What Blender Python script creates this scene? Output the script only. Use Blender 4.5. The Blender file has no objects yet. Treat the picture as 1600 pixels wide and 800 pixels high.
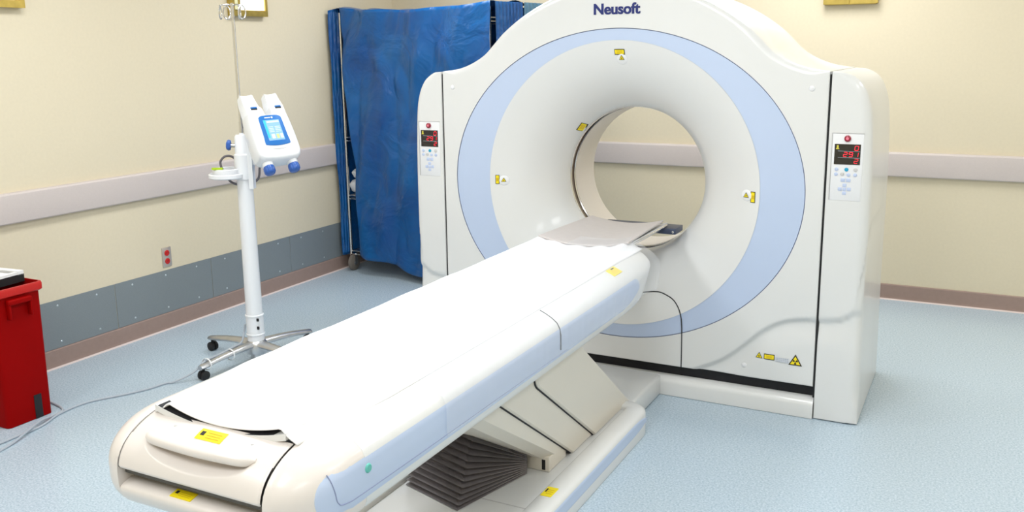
import bpy, math, random
from mathutils import Vector, Matrix
random.seed(4)
C = bpy.context.scene.collection
S = bpy.context.scene
PI = math.pi

# ------------------------------------------------------------------ camera
cd = bpy.data.cameras.new('camera'); cam = bpy.data.objects.new('camera', cd); C.objects.link(cam); S.camera = cam
YAW, PITCH, ROLL, FPX, CY = 0.478644325, 0.200901128, -0.0128643389, 1420.25893, 400 - 32.982
fw = Vector((-math.sin(YAW)*math.cos(PITCH), math.cos(YAW)*math.cos(PITCH), -math.sin(PITCH)))
rt = Vector((math.cos(YAW), math.sin(YAW), 0)); up = rt.cross(fw)
r2 = math.cos(ROLL)*rt + math.sin(ROLL)*up; u2 = -math.sin(ROLL)*rt + math.cos(ROLL)*up
M3 = Matrix((r2, u2, -fw)).transposed()
cam.matrix_world = Matrix.Translation((4.34195604, -6.30883873, 1.65)) @ M3.to_4x4()
cd.sensor_width = 36; cd.sensor_fit = 'HORIZONTAL'; cd.lens = FPX/1600*36; cd.shift_y = (CY-400)/1600
cd.clip_start = 0.05; cd.clip_end = 60

# ------------------------------------------------------------------ world, exposure, room lights
W = bpy.data.worlds.new('world'); S.world = W; W.use_nodes = True
W.node_tree.nodes['Background'].inputs[0].default_value = (0.9, 0.95, 1, 1)
W.node_tree.nodes["Background"].inputs[1].default_value = 0.3
S.view_settings.view_transform = 'Standard'; S.view_settings.look = 'None'
S.view_settings.gamma = 1; S.view_settings.use_curve_mapping = False
S.view_settings.exposure = 0.0
RX, RY, RZ = 6.6, -7.6, 2.75
PANEL_W = 23.0
PANELS = [(1.3, -1.3), (3.4, -1.0), (5.4, -1.3), (1.3, -3.7), (3.4, -3.9), (5.4, -3.7), (1.3, -6.3), (3.4, -6.3), (5.4, -6.3)]
for (x, y) in PANELS:
    ld = bpy.data.lights.new('ceiling_panel_light', 'AREA'); ld.shape = 'RECTANGLE'; ld.size = 0.58; ld.size_y = 1.18
    ld.energy = PANEL_W * (1.0 if x < 5 else 0.6); ld.color = (0.96, 0.985, 1.0)
    lo = bpy.data.objects.new('ceiling_panel_light', ld); C.objects.link(lo); lo.location = (x, y, RZ-0.02)

# ------------------------------------------------------------------ materials
def mat(name, col, rough=0.5, metal=0.0, coat=0.0, noise=None, bump=None, emit=None, alpha=None, spec=None, sheen=0):
    m = bpy.data.materials.new(name); m.use_nodes = True; nt = m.node_tree; b = nt.nodes['Principled BSDF']
    b.inputs['Base Color'].default_value = (*col, 1); b.inputs['Roughness'].default_value = rough
    b.inputs['Metallic'].default_value = metal; b.inputs['Coat Weight'].default_value = coat
    if spec is not None: b.inputs['Specular IOR Level'].default_value = spec
    if sheen: b.inputs['Sheen Weight'].default_value = sheen
    tc = nt.nodes.new('ShaderNodeTexCoord')
    if noise:     # (scale, amount)  slight mottling of the colour
        n = nt.nodes.new('ShaderNodeTexNoise'); n.inputs['Scale'].default_value = noise[0]; n.inputs['Detail'].default_value = 4
        r = nt.nodes.new('ShaderNodeValToRGB'); a = noise[1]
        r.color_ramp.elements[0].position = 0.3; r.color_ramp.elements[1].position = 0.7
        r.color_ramp.elements[0].color = (*[c*(1-a) for c in col], 1); r.color_ramp.elements[1].color = (*[min(1, c*(1+a)) for c in col], 1)
        nt.links.new(tc.outputs['Object'], n.inputs['Vector']); nt.links.new(n.outputs['Fac'], r.inputs['Fac'])
        nt.links.new(r.outputs['Color'], b.inputs['Base Color'])
    if bump:      # (scale, strength)
        n = nt.nodes.new('ShaderNodeTexNoise'); n.inputs['Scale'].default_value = bump[0]; n.inputs['Detail'].default_value = 3
        bn = nt.nodes.new('ShaderNodeBump'); bn.inputs['Strength'].default_value = bump[1]; bn.inputs['Distance'].default_value = 0.002
        nt.links.new(tc.outputs['Object'], n.inputs['Vector']); nt.links.new(n.outputs['Fac'], bn.inputs['Height']); nt.links.new(bn.outputs['Normal'], b.inputs['Normal'])
    if emit: b.inputs['Emission Color'].default_value = (*emit[0], 1); b.inputs['Emission Strength'].default_value = emit[1]
    if alpha is not None: b.inputs['Alpha'].default_value = alpha
    return m
def srgb(r, g, b):
    f = lambda c: (c/255/12.92 if c/255 <= .04045 else ((c/255+.055)/1.055)**2.4)
    return (f(r), f(g), f(b))

M = {}
M['wall'] = mat('wall_paint', srgb(224, 212, 186), .75, noise=(60, .015), bump=(260, .12))
M['ceil'] = mat('ceiling_tile', srgb(235, 234, 230), .9, noise=(90, .04))
M['rail'] = mat('bumper_vinyl', srgb(205, 194, 190), .5, noise=(160, .02))
M['base'] = mat('cove_base', srgb(160, 136, 126), .55, noise=(40, .03))
M['caulk'] = mat('caulk', srgb(220, 205, 200), .6)
M['kick'] = mat('grey_sheet_panel', srgb(130, 138, 142), .45, noise=(220, .05))
M['plastic'] = mat('white_plastic', srgb(229, 229, 228), .32, coat=.35, noise=(3, .006))
M['warmlit'] = mat('white_plastic_warm_light', srgb(231, 223, 217), .33, coat=.3, noise=(4, .008))  # white plastic with the warm cast of the lighting put into its colour
M['beige'] = mat('beige_painted_metal', srgb(230, 224, 213), .4, noise=(4, .01))
M['bore'] = mat('bore_plastic', srgb(226, 218, 208), .4, noise=(5, .01))
M['blue'] = mat('pale_blue_accent', srgb(193, 208, 235), .35, coat=.3, noise=(4, .008))
M['bluedk'] = mat('accent_edge', srgb(140, 150, 185), .4)
M['black'] = mat('black_rubber', (.008, .008, .009), .6)
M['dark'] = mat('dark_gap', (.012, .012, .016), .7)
M['recess'] = mat('recess_grey', srgb(95, 92, 88), .7)
M['slot'] = mat('scan_window', srgb(120, 105, 92), .2, coat=.5)
M['chrome'] = mat('chrome', (.72, .71, .70), .18, metal=1)
M['alu'] = mat('cast_aluminium', (.62, .62, .63), .32, metal=1, noise=(20, .05))
M['navy'] = mat('navy_print', srgb(28, 40, 112), .5)
M['navyplate'] = mat('navy_bracket', srgb(62, 70, 92), .4)
M['yellow'] = mat('yellow_sticker', srgb(250, 226, 20), .5)
M['ink'] = mat('black_ink', (.01, .01, .01), .6)
M['greyink'] = mat('grey_print', srgb(176, 182, 192), .5)
M['palelabel'] = mat('pale_label', srgb(214, 218, 226), .5)
M['screen'] = mat('black_display', (.01, .008, .008), .15, coat=.6)
M['redled'] = mat('red_led', (.5, .01, .02), .4, emit=((1, .02, .05), 1.3))
M['yled'] = mat('yellow_led', (.4, .35, .03), .4, emit=((.6, .55, .1), .5))
M['stop'] = mat('red_button', srgb(150, 12, 45), .3, coat=.4)
M['pink'] = mat('pink_mark', srgb(245, 130, 150), .4)
M['cyan'] = mat('cyan_button', srgb(40, 165, 205), .4)
M['greybtn'] = mat('grey_button', srgb(205, 203, 203), .4)
M['bluebtn'] = mat('pale_blue_button', srgb(196, 208, 236), .4)
M['panelw'] = mat('panel_white', srgb(238, 238, 240), .4)
M['teal'] = mat('teal_button', srgb(98, 190, 178), .35)
M['mat'] = mat('grey_vinyl_mat', srgb(203, 196, 194), .55, noise=(30, .02), bump=(90, .2))
M['sheet'] = mat('white_sheet', srgb(248, 248, 250), .75, bump=(14, .25))
M['bellows'] = mat('bellows_fabric', srgb(116, 111, 114), .34, noise=(30, .1))
M['inj'] = mat('injector_white', srgb(240, 242, 246), .3, coat=.4)
M['injblue'] = mat('injector_blue', srgb(20, 110, 190), .35, coat=.4)
M['knob'] = mat('knob_blue', srgb(45, 95, 180), .35, coat=.3)
M['lcd'] = mat('lcd', srgb(130, 170, 225), .3, emit=(srgb(130, 175, 230), .45))
M['lcd2'] = mat('lcd_light', srgb(190, 215, 240), .3, emit=(srgb(190, 215, 240), .5))
M['lcdg'] = mat('lcd_green', srgb(190, 220, 140), .3, emit=(srgb(190, 220, 120), .4))
M['lcdt'] = mat('lcd_teal', srgb(60, 180, 200), .3, emit=(srgb(60, 180, 200), .4))
M['lime'] = mat('lime_plastic', srgb(178, 212, 30), .4)
M['hose'] = mat('grey_hose', srgb(110, 106, 112), .4)
M['cord'] = mat('grey_cord', srgb(176, 184, 194), .45)
M['wcord'] = mat('white_cord', srgb(226, 226, 226), .45)
M['red'] = mat('red_bin_plastic', srgb(146, 0, 0), .6, noise=(8, .03), spec=.08)
M['redrim'] = mat('red_bin_rim', srgb(186, 18, 10), .4)
M['redin'] = mat('red_bin_inside', srgb(196, 44, 30), .5)
M['outlet'] = mat('outlet_plate', srgb(196, 186, 178), .3, metal=.4)
M['redoutlet'] = mat('red_receptacle', srgb(200, 30, 30), .4)
M['gold'] = mat('brushed_gold', srgb(196, 172, 92), .3, metal=.85, noise=(25, .12))
M['glow'] = mat('lit_glass', (.9, .9, .85), .4, emit=((1, .98, .92), 1.6))
M['glasspale'] = mat('pale_gold_glass', srgb(240, 236, 190), .25)
M['diff'] = mat('light_diffuser', (.95, .95, .95), .5, emit=((1, .985, .95), 2.0))
M['tframe'] = mat('troffer_frame', srgb(240, 240, 240), .5)
M['screw'] = mat('screw', srgb(190, 198, 204), .3, metal=.6)
M['towel'] = mat('white_towel', srgb(232, 234, 238), .9, bump=(60, .5))
M['carton'] = mat('brown_carton', srgb(150, 105, 80), .8, noise=(30, .05))
M['cartonw'] = mat('white_carton', srgb(205, 200, 200), .7)
M['tyre'] = mat('grey_tyre', srgb(120, 112, 104), .6)
M['paper'] = mat('white_paper', srgb(240, 240, 240), .7)

def nodes_of(m): return m.node_tree, m.node_tree.nodes['Principled BSDF']
def make_floor_mat():
    m = bpy.data.materials.new('speckled_vinyl'); m.use_nodes = True; nt, b = nodes_of(m)
    tc = nt.nodes.new('ShaderNodeTexCoord')
    n1 = nt.nodes.new('ShaderNodeTexNoise'); n1.inputs['Scale'].default_value = 120; n1.inputs['Detail'].default_value = 6; n1.inputs['Roughness'].default_value = .7
    n2 = nt.nodes.new('ShaderNodeTexVoronoi'); n2.inputs['Scale'].default_value = 210
    n3 = nt.nodes.new('ShaderNodeTexNoise'); n3.inputs['Scale'].default_value = 1.2
    r1 = nt.nodes.new('ShaderNodeValToRGB'); e = r1.color_ramp.elements
    e[0].position = .36; e[0].color = (*srgb(160, 181, 197), 1); e[1].position = .64; e[1].color = (*srgb(205, 219, 230), 1)
    mx = nt.nodes.new('ShaderNodeMixRGB'); mx.blend_type = 'MULTIPLY'; mx.inputs[0].default_value = .35
    r2_ = nt.nodes.new('ShaderNodeValToRGB'); r2_.color_ramp.elements[0].position = .1; r2_.color_ramp.elements[0].color = (.75, .78, .82, 1); r2_.color_ramp.elements[1].position = .5; r2_.color_ramp.elements[1].color = (1, 1, 1, 1)
    for n in (n1, n2, n3): nt.links.new(tc.outputs['Object'], n.inputs['Vector'])
    nt.links.new(n1.outputs['Fac'], r1.inputs['Fac']); nt.links.new(n2.outputs['Distance'], r2_.inputs['Fac'])
    nt.links.new(r1.outputs['Color'], mx.inputs[1]); nt.links.new(r2_.outputs['Color'], mx.inputs[2])
    nt.links.new(mx.outputs['Color'], b.inputs['Base Color'])
    b.inputs['Roughness'].default_value = .27
    return m
M['floor'] = make_floor_mat()
def make_fabric_mat(name, c0, c1):
    m = bpy.data.materials.new(name); m.use_nodes = True; nt, b = nodes_of(m)
    tc = nt.nodes.new('ShaderNodeTexCoord')
    n = nt.nodes.new('ShaderNodeTexNoise'); n.inputs['Scale'].default_value = 3; n.inputs['Detail'].default_value = 5
    r = nt.nodes.new('ShaderNodeValToRGB'); r.color_ramp.elements[0].position = .35; r.color_ramp.elements[1].position = .65
    r.color_ramp.elements[0].color = (*c0, 1); r.color_ramp.elements[1].color = (*c1, 1)
    nt.links.new(tc.outputs['Object'], n.inputs['Vector']); nt.links.new(n.outputs['Fac'], r.inputs['Fac']); nt.links.new(r.outputs['Color'], b.inputs['Base Color'])
    w = nt.nodes.new('ShaderNodeTexNoise'); w.inputs['Scale'].default_value = 3.2; w.inputs['Detail'].default_value = 3; w.inputs['Distortion'].default_value = 2.2
    bn = nt.nodes.new('ShaderNodeBump'); bn.inputs['Strength'].default_value = .42; bn.inputs['Distance'].default_value = .05
    nt.links.new(tc.outputs['Object'], w.inputs['Vector']); nt.links.new(w.outputs['Fac'], bn.inputs['Height']); nt.links.new(bn.outputs['Normal'], b.inputs['Normal'])
    b.inputs['Roughness'].default_value = .3; b.inputs['Sheen Weight'].default_value = .05
    return m
M['cover'] = make_fabric_mat('blue_nylon', srgb(0, 74, 142), srgb(0, 92, 158))
M['cover2'] = make_fabric_mat('grey_blue_nylon', srgb(84, 130, 162), srgb(96, 144, 174))
def make_clear():
    m = bpy.data.materials.new('clear_plastic_film'); m.use_nodes = True; nt, b = nodes_of(m)
    b.inputs['Base Color'].default_value = (*srgb(238, 242, 250), 1); b.inputs['Roughness'].default_value = .28
    b.inputs['Alpha'].default_value = .22
    return m
M['film'] = make_clear()

# ------------------------------------------------------------------ mesh helpers
class MB:
    def __init__(s): s.v = []; s.f = []; s.m = []
    def add(s, vs, fs, mi=0):
        o = len(s.v); s.v += [tuple(p) for p in vs]; s.f += [tuple(i+o for i in f) for f in fs]; s.m += [mi]*len(fs)
    def box(s, x0, x1, y0, y1, z0, z1, mi=0):
        vs = [(x, y, z) for z in (z0, z1) for y in (y0, y1) for x in (x0, x1)]
        s.add(vs, [(0, 2, 3, 1), (4, 5, 7, 6), (0, 1, 5, 4), (2, 6, 7, 3), (0, 4, 6, 2), (1, 3, 7, 5)], mi)
    def rbox(s, x0, x1, y0, y1, z0, z1, r=.01, n=3, mi=0, axis='z'):
        # box with all edges softened: rounded-rectangle rings stacked along an axis
        ax = {'x': 0, 'y': 1, 'z': 2}[axis]; lo = [x0, y0, z0]; hi = [x1, y1, z1]
        a, b = [i for i in range(3) if i != ax]
        r = min(r, *[(hi[i]-lo[i])*.499 for i in range(3)])
        rings = []
        lv = [(lo[ax]+r*(1-math.cos(k/n*PI/2)), r*(1-math.sin(k/n*PI/2))) for k in range(n+1)] + \
             [(hi[ax]-r*(1-math.cos(k/n*PI/2)), r*(1-math.sin(k/n*PI/2))) for k in range(n, -1, -1)]
        for h, ins in lv:
            ring = []
            for (sx, sy, a0) in ((1, 1, 0), (-1, 1, 90), (-1, -1, 180), (1, -1, 270)):
                ca = (hi[a]-r if sx > 0 else lo[a]+r); cb = (hi[b]-r if sy > 0 else lo[b]+r)
                for k in range(n+1):
                    t = math.radians(a0+90*k/n); p = [0, 0, 0]; p[ax] = h
                    p[a] = ca+(r-ins)*math.cos(t); p[b] = cb+(r-ins)*math.sin(t); ring.append(tuple(p))
            rings.append(ring)
        s.loft(rings, True, True, True, mi)
    def loft(s, rings, closed=True, cap0=False, cap1=False, mi=0):
        n = len(rings[0]); vs = [p for r in rings for p in r]; fs = []
        for i in range(len(rings)-1):
            for j in range(n if closed else n-1):
                k = (j+1) % n; fs.append((i*n+j, i*n+k, (i+1)*n+k, (i+1)*n+j))
        if cap0: fs.append(tuple(range(n-1, -1, -1)))
        if cap1: fs.append(tuple((len(rings)-1)*n+j for j in range(n)))
        s.add(vs, fs, mi)
    def tube(s, pts, r, n=10, caps=True, mi=0):
        pts = [Vector(p) for p in pts]; rs = r if isinstance(r, (list, tuple)) else [r]*len(pts)
        t0 = (pts[1]-pts[0]).normalized(); ref = Vector((0, 0, 1)) if abs(t0.z) < .9 else Vector((1, 0, 0))
        nn = t0.cross(ref).normalized(); rings = []
        for i, p in enumerate(pts):
            t = ((pts[min(i+1, len(pts)-1)]-p).normalized()+(p-pts[max(i-1, 0)]).normalized())
            t = t.normalized() if t.length > 1e-6 else t0
            nn = (nn-t*nn.dot(t)).normalized(); bb = t.cross(nn)
            rings.append([tuple(p+rs[i]*(math.cos(a)*nn+math.sin(a)*bb)) for a in [2*PI*k/n for k in range(n)]])
        s.loft(rings, True, caps, caps, mi)
    def lathe(s, prof, c=(0, 0, 0), n=32, axis='z', caps=True, mi=0):   # prof: (radius, height)
        rings = []
        for r, h in prof:
            ring = []
            for k in range(n):
                a = 2*PI*k/n; u, v = r*math.cos(a), r*math.sin(a)
                p = {'z': (u, v, h), 'y': (v, h, u), 'x': (h, u, v)}[axis]
                ring.append((p[0]+c[0], p[1]+c[1], p[2]+c[2]))
            rings.append(ring)
        s.loft(rings, True, caps, caps, mi)
    def grid(s, fn, us, vs_, mi=0):
        n = len(us); m_ = len(vs_); vv = [fn(u, v) for v in vs_ for u in us]
        s.add(vv, [(j*n+i, j*n+i+1, (j+1)*n+i+1, (j+1)*n+i) for j in range(m_-1) for i in range(n-1)], mi)
    def build(s, name, mats, parent=None, smooth=True, angle=40, xf=None, fixn=True):
        me = bpy.data.meshes.new(name); v = s.v
        if xf is not None: v = [tuple(xf @ Vector(p)) for p in v]
        me.from_pydata(v, [], s.f); 
        for m in (mats if isinstance(mats, (list, tuple)) else [mats]): me.materials.append(m)
        for p, mi in zip(me.polygons, s.m): p.material_index = mi
        if fixn:
            import bmesh
            bm = bmesh.new(); bm.from_mesh(me); bmesh.ops.remove_doubles(bm, verts=bm.verts, dist=1e-6)
            bmesh.ops.recalc_face_normals(bm, faces=bm.faces); bm.to_mesh(me); bm.free()
        if smooth:
            me.polygons.foreach_set('use_smooth', [True]*len(me.polygons))
            me.set_sharp_from_angle(angle=math.radians(angle))
        o = bpy.data.objects.new(name, me); C.objects.link(o)
        if parent is not None:
            o.parent = parent
            pw = Vector(parent.get('_w', (0, 0, 0))); o.location = -pw if '_w' in parent else (0, 0, 0)
            o['_w'] = (0.0, 0.0, 0.0) if False else (0.0, 0.0, 0.0)
        return o
def empty(name, loc, label, cat, group=None):
    o = bpy.data.objects.new(name, None); C.objects.link(o); o.location = loc; o.empty_display_size = .1
    o['_w'] = tuple(float(c) for c in loc); o['label'] = label; o['category'] = cat
    if group: o['group'] = group
    return o
def tag(o, label, cat, group=None, kind=None):
    o['label'] = label; o['category'] = cat
    if group: o['group'] = group
    if kind: o['kind'] = kind
    return o
def struct(o): o['kind'] = 'structure'; return o
def lin(a, b, n): return [a+(b-a)*i/(n-1) for i in range(n)]
def smooth_path(pts, n=8, closed=False):
    P_ = [Vector(p) for p in pts]; out = []
    N = len(P_)
    rng = range(N if closed else N-1)
    for i in rng:
        p0 = P_[(i-1) % N] if closed or i > 0 else P_[0]*2-P_[1]
        p1 = P_[i]; p2 = P_[(i+1) % N]
        p3 = P_[(i+2) % N] if closed or i+2 < N else P_[-1]*2-P_[-2]
        for k in range(n):
            t = k/n
            out.append(.5*((2*p1)+(-p0+p2)*t+(2*p0-5*p1+4*p2-p3)*t*t+(-p0+3*p1-3*p2+p3)*t**3))
    if not closed: out.append(P_[-1])
    return out
def interp(x, pts):
    if x <= pts[0][0]: return pts[0][1]
    for (a, b), (c, d) in zip(pts, pts[1:]):
        if x <= c: return b+(d-b)*(x-a)/(c-a)
    return pts[-1][1]
def sst(t): t = max(0, min(1, t)); return t*t*(3-2*t)

# ------------------------------------------------------------------ room
def wall(name, x0, x1, y0, y1, z0, z1, m): b = MB(); b.box(x0, x1, y0, y1, z0, z1); return struct(b.build(name, m, smooth=False))
wall('floor', -.1, RX+.1, RY-.1, .1, -.1, 0, M['floor'])
wall('ceiling', -.1, RX+.1, RY-.1, .1, RZ, RZ+.1, M['ceil'])
wall('wall_left', -.1, 0, RY-.1, .1, 0, RZ, M['wall'])
wall('wall_back', 0, RX, 0, .1, 0, RZ, M['wall'])
wall('wall_right', RX, RX+.1, RY-.1, .1, 0, RZ, M['wall'])
wall('wall_front', 0, RX, RY-.1, RY, 0, RZ, M['wall'])
# brown cove base with its pale caulk line
def baseboard(name, along, fixed, a0, a1, sgn):
    b = MB(); H_ = .103
    prof = [(0, 0), (.016, 0), (.010, .008), (.008, .02), (.008, H_-.006), (.005, H_), (0, H_)]
    rings = []
    for a in (a0, a1):
        rings.append([((fixed+sgn*d, a, z) if along == 'y' else (a, fixed+sgn*d, z)) for d, z in prof])
    b.loft(rings, True, True, True)
    prof2 = [(0.008, 0), (.021, 0), (.012, .007), (.008, .007)]
    b.loft([[((fixed+sgn*d, a, z) if along == 'y' else (a, fixed+sgn*d, z)) for d, z in prof2] for a in (a0, a1)], True, True, True, 1)
    return struct(b.build(name, [M['base'], M['caulk']], smooth=False))
baseboard('baseboard_left', 'y', 0, RY, 0, 1); baseboard('baseboard_back', 'x', 0, .016, RX, -1)
baseboard('baseboard_right', 'y', RX, RY, -.016, -1); baseboard('baseboard_front', 'x', RY, .016, RX-.016, 1)
# bumper rails
def rail(name, along, fixed, a0, a1, sgn):
    b = MB(); prof = [(0, .820), (.026, .820), (.032, .826), (.034, .84), (.034, .955), (.032, .966), (.026, .974), (.012, .976), (0, .976)]
    b.loft([[((fixed+sgn*d, a, z) if along == 'y' else (a, fixed+sgn*d, z)) for d, z in prof] for a in (a0, a1)], True, True, True)
    o = b.build(name, M['rail'], smooth=True, angle=25); return struct(o)
rail('trim_1', 'y', 0, RY, 0, 1); rail('trim_2', 'x', 0, .034, RX, -1)
# grey kick panels on the left wall
seams = [-5.0, -3.62, -2.886, -2.15, -1.396, -.66, -.02]
for i in range(6):
    y0, y1 = seams[i]+.0015, seams[i+1]-.0015
    lab = ['beyond the red bin', 'behind the red bin', 'just right of the red bin', 'under the red outlet', 'behind the injector column', 'partly behind the blue cart'][i]
    t = empty('kick_panel', (0, (y0+y1)/2, .103), 'grey protective sheet panel low on left wall, '+lab, 'wall panel', 'grey kick panels on the left wall')
    b = MB(); b.rbox(0.0005, .004, y0, y1, .104, .366, .001, 1); b.build('sheet', M['kick'], t, smooth=False)
    for yy in (y0+.12, (y0+y1)/2, y1-.12):
        for zz in (.135, .335):
            b = MB(); b.lathe([(.0001, .0068), (.004, .0065), (.0065, .004)], (0, yy, zz), 10, 'x'); b.build('screw', M['screw'], t)

# ceiling lights
for i, (x, y) in enumerate(PANELS):
    t = empty('ceiling_light', (x, y, RZ), 'recessed white ceiling light panel, row %s, column %s' % (('far', 'middle', 'near')[i//3], ('left', 'centre', 'right')[i % 3]), 'light', 'ceiling light panels')
    b = MB(); w, h, f = .33, .63, .03
    for a in ((x-w, x+w, y-h, y-h+f), (x-w, x+w, y+h-f, y+h), (x-w, x-w+f, y-h+f, y+h-f), (x+w-f, x+w, y-h+f, y+h-f)): b.box(*a, RZ-.012, RZ-.0005)
    b.build('frame', M['tframe'], t, smooth=False)
    b = MB(); b.box(x-w+f, x+w-f, y-h+f, y+h-f, RZ-.008, RZ-.001); b.build('diffuser', M['diff'], t, smooth=False)

# ------------------------------------------------------------------ CT gantry
GX, GZ, GY = 2.807, 1.008, -2.275       # bore axis and front plane
GB = -1.49                              # back plane
RB, RI, DT = .68, .36, .29
EA, EB, EC = .875, .740, 1.003          # accent ellipse half-axes and centre height
GR = [(.36, .14), (.439, .17), (.543, .227), (.63, .302), (.714, .384), (.797, .437), (.879, .459), (.95, .466), (1.014, .471), (1.066, .489), (1.104, .528), (1.133, .603), (1.146, .717), (1.155, .829)]
GRs = [(p.x, p.y) for p in smooth_path([(a, b, 0) for a, b in GR], 5)]
def surf(u, z):
    """depth (added to GY) of the front face at offset u from the axis, height z"""
    r = math.hypot(u, z-GZ)
    if r < RB:
        t = min(1, (RB-r)/(RB-RI))
        d = DT*(.72*(1-math.sqrt(max(0, 1-t*t)))+.28*t)
        return d
    au = abs(u); d = 0
    if .36 < au:
        zg = interp(au, GRs); zg2 = interp(au+.01, GRs); sl = (zg2-zg)/.01
        ds = (zg-z)/math.sqrt(1+sl*sl)
        if z < 1.0: d = .016*sst((ds+.004)/.014)-.012*sst((ds-.010)/.12)
    return d
def polar_cover(name, center, outer, inner, y0, rows, bevel, back, mats, parent, bn=5, disp=True, wrap=False):
    """outer/inner: functions index->(u,z); bevel per index; shell extruded back"""
    n = len(outer); b = MB(); rings = []
    nor = []
    for i in range(n):
        a = Vector(outer[i-1]); c = Vector(outer[(i+1) % n]); t = (c-a); nv = Vector((t.y, -t.x)).normalized()
        if nv.dot(Vector(outer[i])-Vector(center)) < 0: nv = -nv
        nor.append(nv)
    def P(u, z, dy): return (GX+u, y0+dy, z)
    def W_(i, f):
        if not wrap or abs(outer[i][0]) < 1.1: return 0
        t = .52+.31*f-outer[i][1]; return .012*sst((t+.004)/.014)-.009*sst((t-.01)/.12)
    for k in range(rows+1):
        t = k/rows; ring = []
        for i in range(n):
            q = Vector(outer[i])-nor[i]*bevel[i]; e = Vector(inner[i]); p = e+(q-e)*t
            ring.append(P(p.x, p.y, surf(p.x, p.y) if disp else 0))
        rings.append(ring)
    for k in range(1, bn+1):
        a = k/bn*PI/2; ring = []
        for i in range(n):
            p = Vector(outer[i])-nor[i]*(bevel[i]*(1-math.sin(a))+W_(i, k/bn)*math.sin(a)); s0 = surf(*(Vector(outer[i])-nor[i]*bevel[i])) if disp else 0
            ring.append(P(p.x, p.y, s0*(1-k/bn*.0)+bevel[i]*(1-math.cos(a))))
        rings.append(ring)
    if wrap: rings += [[P(*(Vector(outer[i])-nor[i]*W_(i, f_)), d_) for i in range(n)] for f_, d_ in ((1.12, .10), (1.2, .25))]
    rings.append([P(outer[i][0], outer[i][1], back-y0) for i in range(n)])
    b.loft(rings, True, False, False)
    return b
def densify(pts, d=.015):
    out = []
    for i in range(len(pts)):
        a = Vector(pts[i]); c = Vector(pts[(i+1) % len(pts)]); k = max(1, int((c-a).length/d))
        out += [tuple(a+(c-a)*j/k) for j in range(k)]
    return out
arch = [(.953-.005, 1.545), (.875, 1.556), (.82, 1.571), (.762, 1.596), (.707, 1.630), (.655, 1.680)]
arch = [tuple(p) for p in [(v.x, v.y) for v in smooth_path([(a, b, 0) for a, b in arch], 4)]]
arc = [(.945*math.sin(t), 1.003+.945*math.cos(t)) for t in lin(math.atan2(.63, .705), 0, 30)]
half = [(.948, .152)] + arch + arc[1:]
outline = half + [(-a, b) for a, b in reversed(half[:-1])]
outline = densify(outline, .014)
SEAM = .9481
bev = []
for (u, z) in outline:
    if z < 1.52: bev.append(.006)
    else: bev.append(.006+.024*sst((.948-abs(u))/.08))
def ell(p):
    a = math.atan2(p[1]-EC, p[0]); return (EA*math.cos(a)/1, EC+EB*math.sin(a))
def ell_dir(p):   # point of the ellipse on the ray from the centre
    dx, dz = p[0], p[1]-EC; k = 1/math.sqrt((dx/EA)**2+(dz/EB)**2); return (dx*k, EC+dz*k)
gan = empty('ct_scanner', (GX, GY+.4, 0), 'large white doughnut shaped scanner with a round bore and pale blue ring', 'medical scanner')
b = polar_cover('front_cover', (0, GZ), outline, [ell_dir(p) for p in outline], GY, 46, bev, GB, None, gan)
b.build('front_cover', M['plastic'], gan, angle=50)
# accent ring between ellipse and funnel circle, its thin darker edge
NA = 220
angs = [2*PI*i/NA for i in range(NA)]
def circ(r, a): return (r*math.cos(a), GZ+r*math.sin(a))
b = MB(); rings = []
for k in range(15):
    t = k/14; ring = []
    for a in angs:
        c = Vector(circ(RB, a)); e = Vector(ell_dir(circ(.8, a))); e = e-(e-c).normalized()*.0035; p = c+(e-c)*t
        ring.append((GX+p.x, GY+.0015+surf(p.x, p.y), p.y))
    rings.append(ring)
b.loft(rings); b.build('accent_ring', M['blue'], gan)['label'] = 'pale blue ring around the bore'
b = MB(); rings = []
for k, dy in ((0, .0015), (.35, .006), (1, .006), (1.0, 0.0)):
    ring = []
    for a in angs:
        e = Vector(ell_dir(circ(.8, a))); c = Vector(circ(RB, a)); p = e-(e-c).normalized()*.0035*(1-k)
        ring.append((GX+p.x, GY+dy+surf(p.x, p.y), p.y))
    rings.append(ring)
b.loft(rings); b.build('ring_groove', M['bluedk'], gan)
# funnel
b = MB(); rings = []
for k in range(33):
    t = (k/32)**.8; r = RB-(RB-RI)*math.sin(t*PI/2) if k < 32 else RI
    rings.append([(GX+circ(r, a)[0], GY+surf(r*math.cos(a), GZ+r*math.sin(a)-0) if r < RB else GY, circ(r, a)[1]) for a in angs])
b.loft(rings); b.build('bore_funnel', M['plastic'], gan, angle=60)
# scan window: metallic lips with a brown band between
b = MB()
b.lathe([(RI, GY+DT), (RI-.004, GY+DT+.003), (RI-.004, GY+DT+.008), (RI, GY+DT+.012)], (GX, 0, GZ), 160, 'y', False)
b.lathe([(RI-.001, GY+DT+.048), (RI-.005, GY+DT+.052), (RI-.005, GY+DT+.057), (RI-.001, GY+DT+.062)], (GX, 0, GZ), 160, 'y', False)
b.build('window_trim', M['chrome'], gan)
b = MB(); b.lathe([(RI+.002, GY+DT+.010), (RI+.004, GY+DT+.016), (RI+.004, GY+DT+.046), (RI+.002, GY+DT+.052)], (GX, 0, GZ), 160, 'y', False)
b.build('scan_window', M['slot'], gan)['label'] = 'brown see-through band around the bore'
b = MB()
b.lathe([(RI, GY+DT+.060), (RI-.003, GY+DT+.066), (RI-.003, GY+.60), (RI, GY+.61), (RI+.04, GY+.66), (RI+.12, GY+.70), (.56, GY+.745), (.60, GB-.02)], (GX, 0, GZ), 160, 'y', False)
b.build('bore_liner', M['bore'], gan)
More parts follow.
